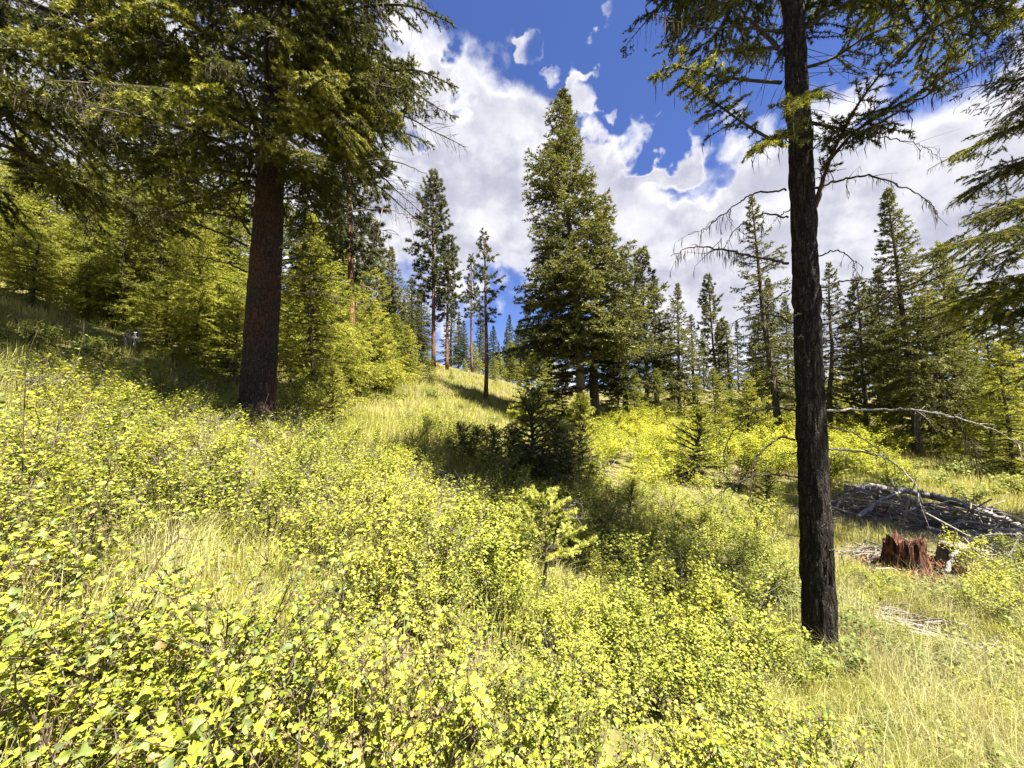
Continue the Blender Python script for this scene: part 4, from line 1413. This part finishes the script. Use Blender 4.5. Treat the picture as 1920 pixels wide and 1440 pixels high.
for i, (x, d) in enumerate(scatter(12, 4.8, 6.6, 1830, 1990, .42)):
    put_mid_shrub(MS[i % 4], x, d, 'leafy shrub at the right edge below the brush pile', 'shrubs below the brush pile', rg.random() * 6.28, rg.uniform(.5, .8))
for i, (px, d, s) in enumerate([(1690, 5.5, .45), (1650, 5.3, .5), (1630, 4.9, .4), (1580, 5.6, .5), (1690, 4.15, .4)]):
    g = G(px, d)
    put_mid_shrub(MS[i % 4], g.x, g.y, 'small green shrub in the grass between the near trunk and the red stump', 'small shrubs before the red stump', i * 1.7, s)
put_mid_shrub(MS[1], *G(1815, 6.2).xy, 'pale green bush standing right of the red rotten stump', None, 1.0, .75, 1.1)
for i, (x, d) in enumerate(scatter(34, 3.2, 8.5, -60, 430, .5)):
    put_mid_shrub(HB[i % 3], x, d, 'low leafy herb on the left slope in and below the tree shade', 'herbs on the left slope', rg.random() * 6.28, rg.uniform(.7, 1.3), name='low_herb')
for i, (px, d, s) in enumerate([(560, 7.3, .9), (590, 7.6, 1.0), (545, 7.9, .9)]):
    g = G(px, d)
    put_mid_shrub(MS[i % 4], g.x, g.y, 'rounded shrub at the right foot of the big left trunk', 'shrubs at the big trunk foot', i * 2.0, s)
for i, (x, d) in enumerate(scatter(22, 10, 26, 700, 1060, 1.6)):
    put_mid_shrub(HB[i % 3], x, d, 'little low shrub dotted in the meadow grass', 'low shrubs in the meadow', rg.random() * 6.28, rg.uniform(1.0, 1.9))


for i, (x, d) in enumerate(scatter(70, 1.3, 6.2, 1420, 2040, .34, lambda x, d: x > 1.05 + .58 * (d - .8) and not (d > 5.6 and x > 3.5) and bare_at(np.array([x]), np.array([d]))[0] < .3)):
    where = ('in the bottom right corner' if d < 2.4 else 'right of the near trunk foot' if x / d < 1.15 else 'at the right edge') + ('' if d < 2.4 else ', below the flat sticks' if d < 4.2 else ', above the flat sticks')
    put_mid_shrub(HB[i % 3] if i % 3 else MS[i % 4], x, d, ('small leafy herb' if i % 3 else 'small pale-leaved bush') + ' in the grass ' + where, ('herbs ' if i % 3 else 'little bushes ') + where, rg.random() * 6.28,
                  rg.uniform(.6, 1.1) if i % 3 else rg.uniform(.28, .42), name='low_herb')
WAND = [near_shrub_proto(450 + k, 1.0, .22, 4, 3, 80, .032) for k in range(2)]
for i, (px, d, s_) in enumerate([(40, 2.1, 1.0), (150, 1.9, .95), (80, 2.7, 1.05), (330, 2.4, .9), (-40, 1.7, .9), (230, 2.9, 1.0), (470, 3.0, .85), (620, 2.0, .8)]):
    g = G(px, d)
    put_near_shrub(WAND[i % 2], g.x, g.y, 'tall sparse shrub of upright dark wands above the left thicket', 'upright wand shrubs at left', i * 1.1, s_)


# ------------------------------------------------------------------ grass
def blades(x, y, hlo, hhi, wid, per, rg, lean=.35, spread=.05):
    n = len(x) * per
    X = np.repeat(x, per) + rg.normal(0, spread, n)
    Y = np.repeat(y, per) + rg.normal(0, spread, n)
    Z = terrain(X, Y) - .01
    hh = rg.uniform(hlo, hhi, n) * np.repeat(rg.uniform(.6, 1.1, len(x)), per)
    a = rg.random(n) * 6.283
    ld = np.stack([np.cos(a), np.sin(a), np.zeros(n)], 1)
    le = np.abs(rg.normal(0, lean, n))[:, None]
    B = np.stack([X, Y, Z], 1)
    wv = np.stack([-np.sin(a + .5), np.cos(a + .5), np.zeros(n)], 1) * (wid if np.isscalar(wid) else np.repeat(wid, per)[:, None]) * rg.uniform(.6, 1.2, n)[:, None]
    up = np.array([0, 0, 1.0])
    m = B + (up * .62 + ld * le * .35) * hh[:, None]
    e = B + (up * (1 - .25 * le) + ld * le * 1.0) * hh[:, None]
    V = np.stack([B - wv * .5, B + wv * .5, m + wv * .4, m - wv * .4, e], 1).reshape(-1, 3)
    k = np.arange(n)[:, None] * 5
    F = np.concatenate([k + np.array([[0, 1, 2]]), k + np.array([[0, 2, 3]]), k + np.array([[3, 2, 4]])])
    T = np.repeat(np.clip(np.repeat(rg.random(len(x)), per) * .6 + rg.random(n) * .5, 0, 1), 5)
    return V, F, T


def wedge(n, dlo, dhi, plo, phi, pw=1.0):
    d = dlo + (dhi - dlo) * rg.random(n) ** pw
    x = (rg.uniform(plo, phi, n) - 960) / FPX * d
    return x, d


def make_grass():
    b = MB()
    x, d = wedge(2700, .9, 6, -120, 2040, 1.1)
    k = (vnoise(x * 1.3, d * 1.3, seed=12) > .46) & (bare_at(x, d) < .35)
    b.add(*blades(x[k], d[k], .15, .42, .0042, 8, rg, .5, .05))
    x, d = wedge(3200, 4, 11, -120, 720, 1.0)
    b.add(*blades(x, d, .15, .45, .006, 8, rg, .4, .06))
    x, d = wedge(9500, 7, 34, 560, 1130, 1.2)
    b.add(*blades(x, d, .22, .50, .006 + .0005 * d, 7, rg, .35, .11))
    x, d = wedge(5000, 6, 24, 1400, 2040, 1.0)
    k = bare_at(x, d) < .35
    x, d = x[k], d[k]
    b.add(*blades(x, d, .15, .42, .006 + .0005 * d, 7, rg, .35, .10))
    x, d = wedge(2600, 11, 30, -120, 560, 1.0)
    b.add(*blades(x, d, .2, .5, .008 + .0005 * d, 7, rg, .35, .12))
    x, d = wedge(9000, 1.0, 4.2, -120, 1650, .8)
    kk = np.array([not clear_view(a, c) for a, c in zip(x, d)]) & (x < 1.1 + .55 * (d - .8))
    x, d = x[kk], d[kk]
    b.add(*blades(x, d, .05, .30, .0030, 9, rg, .85, .045))
    px_, pd_ = x[::3], d[::3]
    gb = b
    b = MB()
    x, d = wedge(2200, 1.1, 5.6, 1400, 2080, .9)
    kg = (x > .9 + .6 * (d - .8)) & (bare_at(x, d) < .4) & (vnoise(x * 1.6, d * 1.6, seed=19) < .52)
    gx, gd = x[kg], d[kg]
    k = (x > .9 + .6 * (d - .8)) & (bare_at(x, d) < .4) & (vnoise(x * 1.6, d * 1.6, seed=19) > .38)
    b.add(*blades(x[k], d[k], .2, .6, .0028, 12, rg, .7, .05))
    x, d = wedge(1500, 1.6, 5, -120, 900, 1.0)
    k = vnoise(x * 1.0, d * 1.0, seed=15) > .66
    b.add(*blades(x[k], d[k], .2, .55, .0034, 9, rg, .6, .05))
    x, d = wedge(1700, 9, 40, 600, 1100, 1.0)
    b.add(*blades(x, d, .25, .55, .006 + .0004 * d, 6, rg, .4, .14))
    x, d = wedge(3800, 4.3, 11, 1390, 2040, 1.0)
    k = bare_at(x, d) < .8
    b.add(*blades(x[k], d[k], .06, .24, .005, 8, rg, .9, .09))
    b.add(*blades(px_, pd_, .04, .34, .0026, 8, rg, 1.0, .05))
    gb.add(*blades(gx, gd, .12, .4, .0035, 12, rg, .6, .06))
    o = link('dry_grass', b.mesh('dry_grass', M['drygrass']))
    tag(o, 'pale straw coloured grass among the green', 'grass', None, 'stuff')
    o = link('grass', gb.mesh('grass', M['grass']))
    tag(o, 'green and yellow grass growing over the whole hillside', 'grass', None, 'stuff')


make_grass()


# ------------------------------------------------------------------ stump, logs, brush
def red_stump():
    rg = np.random.default_rng(5)
    g = G(1697, 6.4)
    e = empty('tree_stump', (g.x, g.y, g.z - .05), 'crumbling red-brown rotten stump in front of the brush pile', 'stump')
    sides, rings = 96, 40
    a = np.linspace(0, 2 * math.pi, sides, endpoint=False)
    H = .58
    V = []
    for i in range(rings):
        t = i / (rings - 1)
        jag = .80 + .22 * vnoise(np.cos(a) * 2 + 5, np.sin(a) * 2, seed=2) + .20 * (vnoise(np.cos(a) * 4.5, np.sin(a) * 4.5, seed=6) - .5)
        z = t * H * np.clip(jag * 1.1, .6, 1.15)
        r = .27 * (1 + .55 * (1 - t) ** 4) * (1 - .10 * t)
        rr = r * (1 + .10 * np.cos(a * 4 + 1) * (1 - t) + .22 * (vnoise(np.cos(a) * 6, np.sin(a) * 6, z * 1.5, 3) - .5) + .22 * (vnoise(np.cos(a) * 16, np.sin(a) * 16, z * 4, 4) - .5))
        V.append(np.stack([rr * np.cos(a), rr * np.sin(a), z], 1))
    last = V[-1]
    for sc, dz in ((.82, -.03), (.6, -.12), (.3, -.2)):
        q = last.copy()
        q[:, :2] *= sc
        q[:, 2] = q[:, 2] * .7 + .3 * q[:, 2].mean() + dz
        V.append(q)
    n = len(V)
    V = np.concatenate(V)
    i = np.arange(n - 1)[:, None] * sides
    j = np.arange(sides)[None]
    j2 = (j + 1) % sides
    F = np.concatenate([np.stack([i + j, i + j2, i + sides + j2], -1).reshape(-1, 3), np.stack([i + j, i + sides + j2, i + sides + j], -1).reshape(-1, 3)])
    c = len(V)
    V = np.concatenate([V, [[0, 0, .25]]])
    F = np.concatenate([F, np.stack([(n - 1) * sides + np.arange(sides), (n - 1) * sides + (np.arange(sides) + 1) % sides, np.full(sides, c)], -1)])
    b = MB()
    b.add(V, F)
    link('stump_wood', b.mesh('stump_wood', M['rot']), e)
    # crumbled wood round the foot
    b = MB()
    n = 900
    a = rg.random(n) * 6.283
    r = .25 + np.abs(rg.normal(0, .34, n))
    x = g.x + r * np.cos(a) * 1.3 + .28
    y = g.y + r * np.sin(a) - .25
    z = terrain(x, y) + rg.uniform(0, .05, n) + .10 * np.exp(-r * 2)
    P = np.stack([x, y, z], 1)
    d = nrm(rg.normal(0, 1, (n, 3)) * [1, 1, .35])
    V, F = stick_tris(P - d * rg.uniform(.02, .07, n)[:, None], P + d * rg.uniform(.02, .07, n)[:, None], rg.uniform(.008, .022, n))
    b.add(V, F)
    o = link('wood_crumbs', b.mesh('wood_crumbs', M['rotchip']))
    tag(o, 'scattered red crumbled wood round the rotten stump foot', 'wood debris', None, 'stuff')


red_stump()


def cut_stump(px, d, r, H, label):
    g = G(px, d)
    e = empty('tree_stump', (g.x, g.y, g.z - .08), label, 'stump')
    b = MB()
    b.add(*bark_trunk([(0, 0, 0), (0, .01, H * .5), (.02, 0, H)], [r, r * .95, r * .92], 32, 20, .02, int(px), .25, .15))
    link('stump_wood', b.mesh('stump_wood', M['bark_mid'], True), e)
    V, F = tube([(.02, 0, H - .01), (.02, 0, H + .012)], [r * .84, r * .82], 24)
    b = MB()
    b.add(V, F)
    link('cut_face', b.mesh('cut_face', M['dead']), e)


cut_stump(1848, 8.7, .24, .40, 'dark sawn stump in the shade at the right behind the brush')
cut_stump(1790, 6.7, .22, .42, 'short dark stump close right of the red rotten stump')


def log(P, r0, r1, label, mat='dead', cat='log', name='log', bend=.0, rgx=None, group=None, sides=10):
    P = np.array([tuple(p) for p in P])
    c = P.mean(0)
    S = spline(P, 16) - c
    if rgx is not None:
        S[1:-1] += rgx.normal(0, r0 * .25, (14, 3))
    b = MB()
    V, F = tube(S, np.linspace(r0, r1, 16), sides)
    V = V + (vnoise(V[:, 0] * 9, V[:, 1] * 9, V[:, 2] * 9, 3)[:, None] - .5) * r0 * .25
    b.add(V, F)
    o = link(name, b.mesh(name, M[mat], True))
    o.location = c
    tag(o, label, cat, group)
    return o


def on_ground(px, d, up):
    g = G(px, d)
    g.z += up
    return g


log([on_ground(1585, 10.2, .35), on_ground(1700, 9.7, .40), on_ground(1800, 9.0, .30), on_ground(1910, 8.0, .22)], .10, .06, 'long grey fallen log lying across the top of the brush pile', rgx=rng)
log([on_ground(1750, 9.3, .45), on_ground(1830, 8.6, .36), on_ground(1930, 7.7, .22)], .07, .04, 'thinner grey fallen log beside the long one in the brush pile', rgx=rng)
log([on_ground(1610, 8.6, .15), on_ground(1660, 8.9, .40), on_ground(1700, 9.3, .55)], .045, .02, 'leaning pale pole propped on the brush pile behind the near trunk', rgx=rng, cat='branch', name='fallen_branch')
log([on_ground(1625, 4.9, .04), on_ground(1700, 4.7, .06), on_ground(1790, 4.6, .04)], .022, .012, 'pale thin pole lying in the grass below the red stump', rgx=rng, cat='branch', name='fallen_branch')
log([on_ground(1775, 6.1, .1), on_ground(1790, 6.15, .35), on_ground(1800, 6.2, .42)], .035, .02, 'short bleached forked branch sticking up right of the red stump', rgx=rng, cat='branch', name='fallen_branch')
STK = []
for k in range(6):
    rk = np.random.default_rng(800 + k)
    L = 1.0
    S = spline(np.array([(-.5, 0, 0), (-.15, rk.normal(0, .03), rk.normal(0, .03)), (.2, rk.normal(0, .05), rk.normal(0, .03)), (.5, rk.normal(0, .06), rk.normal(0, .04))]), 9)
    b = MB()
    b.add(*tube(S, np.linspace(.014, .005, 9), 5))
    for _ in range(rk.integers(0, 3)):
        j = rk.integers(2, 8)
        dd = nrm(np.array([.7, rk.normal(0, .5), rk.normal(0, .5)]))
        b.add(*tube(np.stack([S[j], S[j] + dd * .12, S[j] + dd * .22]), [.006, .004, .002], 4))
    STK.append(b.mesh('stick', M['dead' if k % 2 else 'deadtwig'], True))


def sticks(n, px0, px1, d0, d1, zh, llo, lhi, label, group, az0=None, az_s=1.0, thick=1.0):
    for i in range(n):
        px = rng.uniform(px0, px1)
        f = (px - px0) / (px1 - px0)
        d = d0 + (d1 - d0) * f + rng.normal(0, .35 if zh > .1 else .22)
        g = G(px, d)
        o = link('stick', STK[i % 6])
        L = rng.uniform(llo, lhi)
        o.location = (g.x, g.y, g.z + .02 + abs(rng.normal(0, zh)))
        slope = (th(g.x + .2, g.y) - th(g.x - .2, g.y)) / .4
        az = (rng.normal(az0, az_s) if az0 is not None else rng.random() * 6.28)
        o.rotation_euler = (rng.random() * 6.28, rng.normal(0, .34 if zh > .1 else .07) - math.atan(slope) * math.cos(az), az)
        o.scale = (L, thick * rng.uniform(.6, 2.6) * (1 if zh > .1 else .6), thick * rng.uniform(.6, 2.6) * (1 if zh > .1 else .6))
        tag(o, label, 'stick', group)


for c_ in range(5):
    sticks(26, 1560 + c_ * 68, 1650 + c_ * 68, 9.7 - c_ * .38, 9.3 - c_ * .38, .19 - .015 * c_, .45, 1.9,
           ['grey dead stick in the brush pile right behind the near trunk', 'grey dead stick in the brush pile left above the red stump', 'grey dead stick in the brush pile straight above the red stump',
            'grey dead stick in the brush pile beside the short dark stump', 'grey dead stick at the right end of the brush pile'][c_],
           ['brush sticks behind the near trunk', 'brush sticks left above the stump', 'brush sticks above the stump', 'brush sticks by the dark stump', 'brush sticks at the right end'][c_], -.5, 1.3)
sticks(46, 1800, 1960, 7.4, 6.2, .12, .4, 1.3, 'bleached stick in the slope of brush right of the red stump', 'sticks at the right of the brush pile', -.6, .45)
sticks(30, 1600, 1690, 7.4, 6.6, .06, .3, 1.0, 'small grey stick on the litter left of the red stump', 'sticks left of the red stump', -.4, .9)
sticks(64, 1640, 1850, 4.85, 4.15, .05, .35, .9, 'pale thin stick in the flat layer below the red stump', 'sticks laid below the red stump', -.55, .25)
sticks(16, 1430, 1500, 5.4, 5.0, .04, .3, .8, 'grey stick on the bare patch left of the near trunk', 'sticks left of the near trunk', -.3, .5)
sticks(18, 470, 660, 5.6, 6.4, .12, .4, 1.0, 'grey dead stick at the foot of the big left trunk', 'sticks at the big trunk foot', -.3, .6)
sticks(14, 1090, 1150, 11.5, 12.5, .15, .5, 1.3, 'grey stick in the small heap behind the pale sapling', 'sticks in the small heap', None)
sticks(8, 60, 800, 2.2, 2.4, .05, .2, .4, 'thin dry stick caught in the foreground shrubs', 'sticks in the foreground shrubs', None)


# lupines on the slope
def lupines():
    b = MB()
    b.add(*tube([(0, 0, 0), (.005, 0, .25), (.01, 0, .5)], [.004, .004, .002], 5))
    st = b.mesh('stem', M['herb'], True)
    rk = np.random.default_rng(3)
    z = np.linspace(.26, .5, 60)
    a = np.arange(60) * 2.4
    P = np.stack([.008 + 0 * z, 0 * z, z], 1)
    D = nrm(np.stack([np.cos(a), np.sin(a), .3 + 0 * a], 1))
    b = MB()
    b.add(*small_leaves(P, D, .022, rk, .6))
    fl = b.mesh('flower_spike', M['lupine'])
    for i, (px, d) in enumerate([(232, 9.0), (241, 9.3), (250, 8.9), (259, 9.4)]):
        g = G(px, d)
        e = empty('lupine', g, 'pale purple lupine spike on the sunlit left slope', 'flower', 'lupines on the left slope', (0, 0, i), (1.2, 1.2, 1.2 + .1 * i))
        link('stem', st, e)
        link('flower_spike', fl, e, kind='stuff')


lupines()
print('objects', len(bpy.data.objects), 'unique tris', sum(len(m.polygons) for m in bpy.data.meshes))
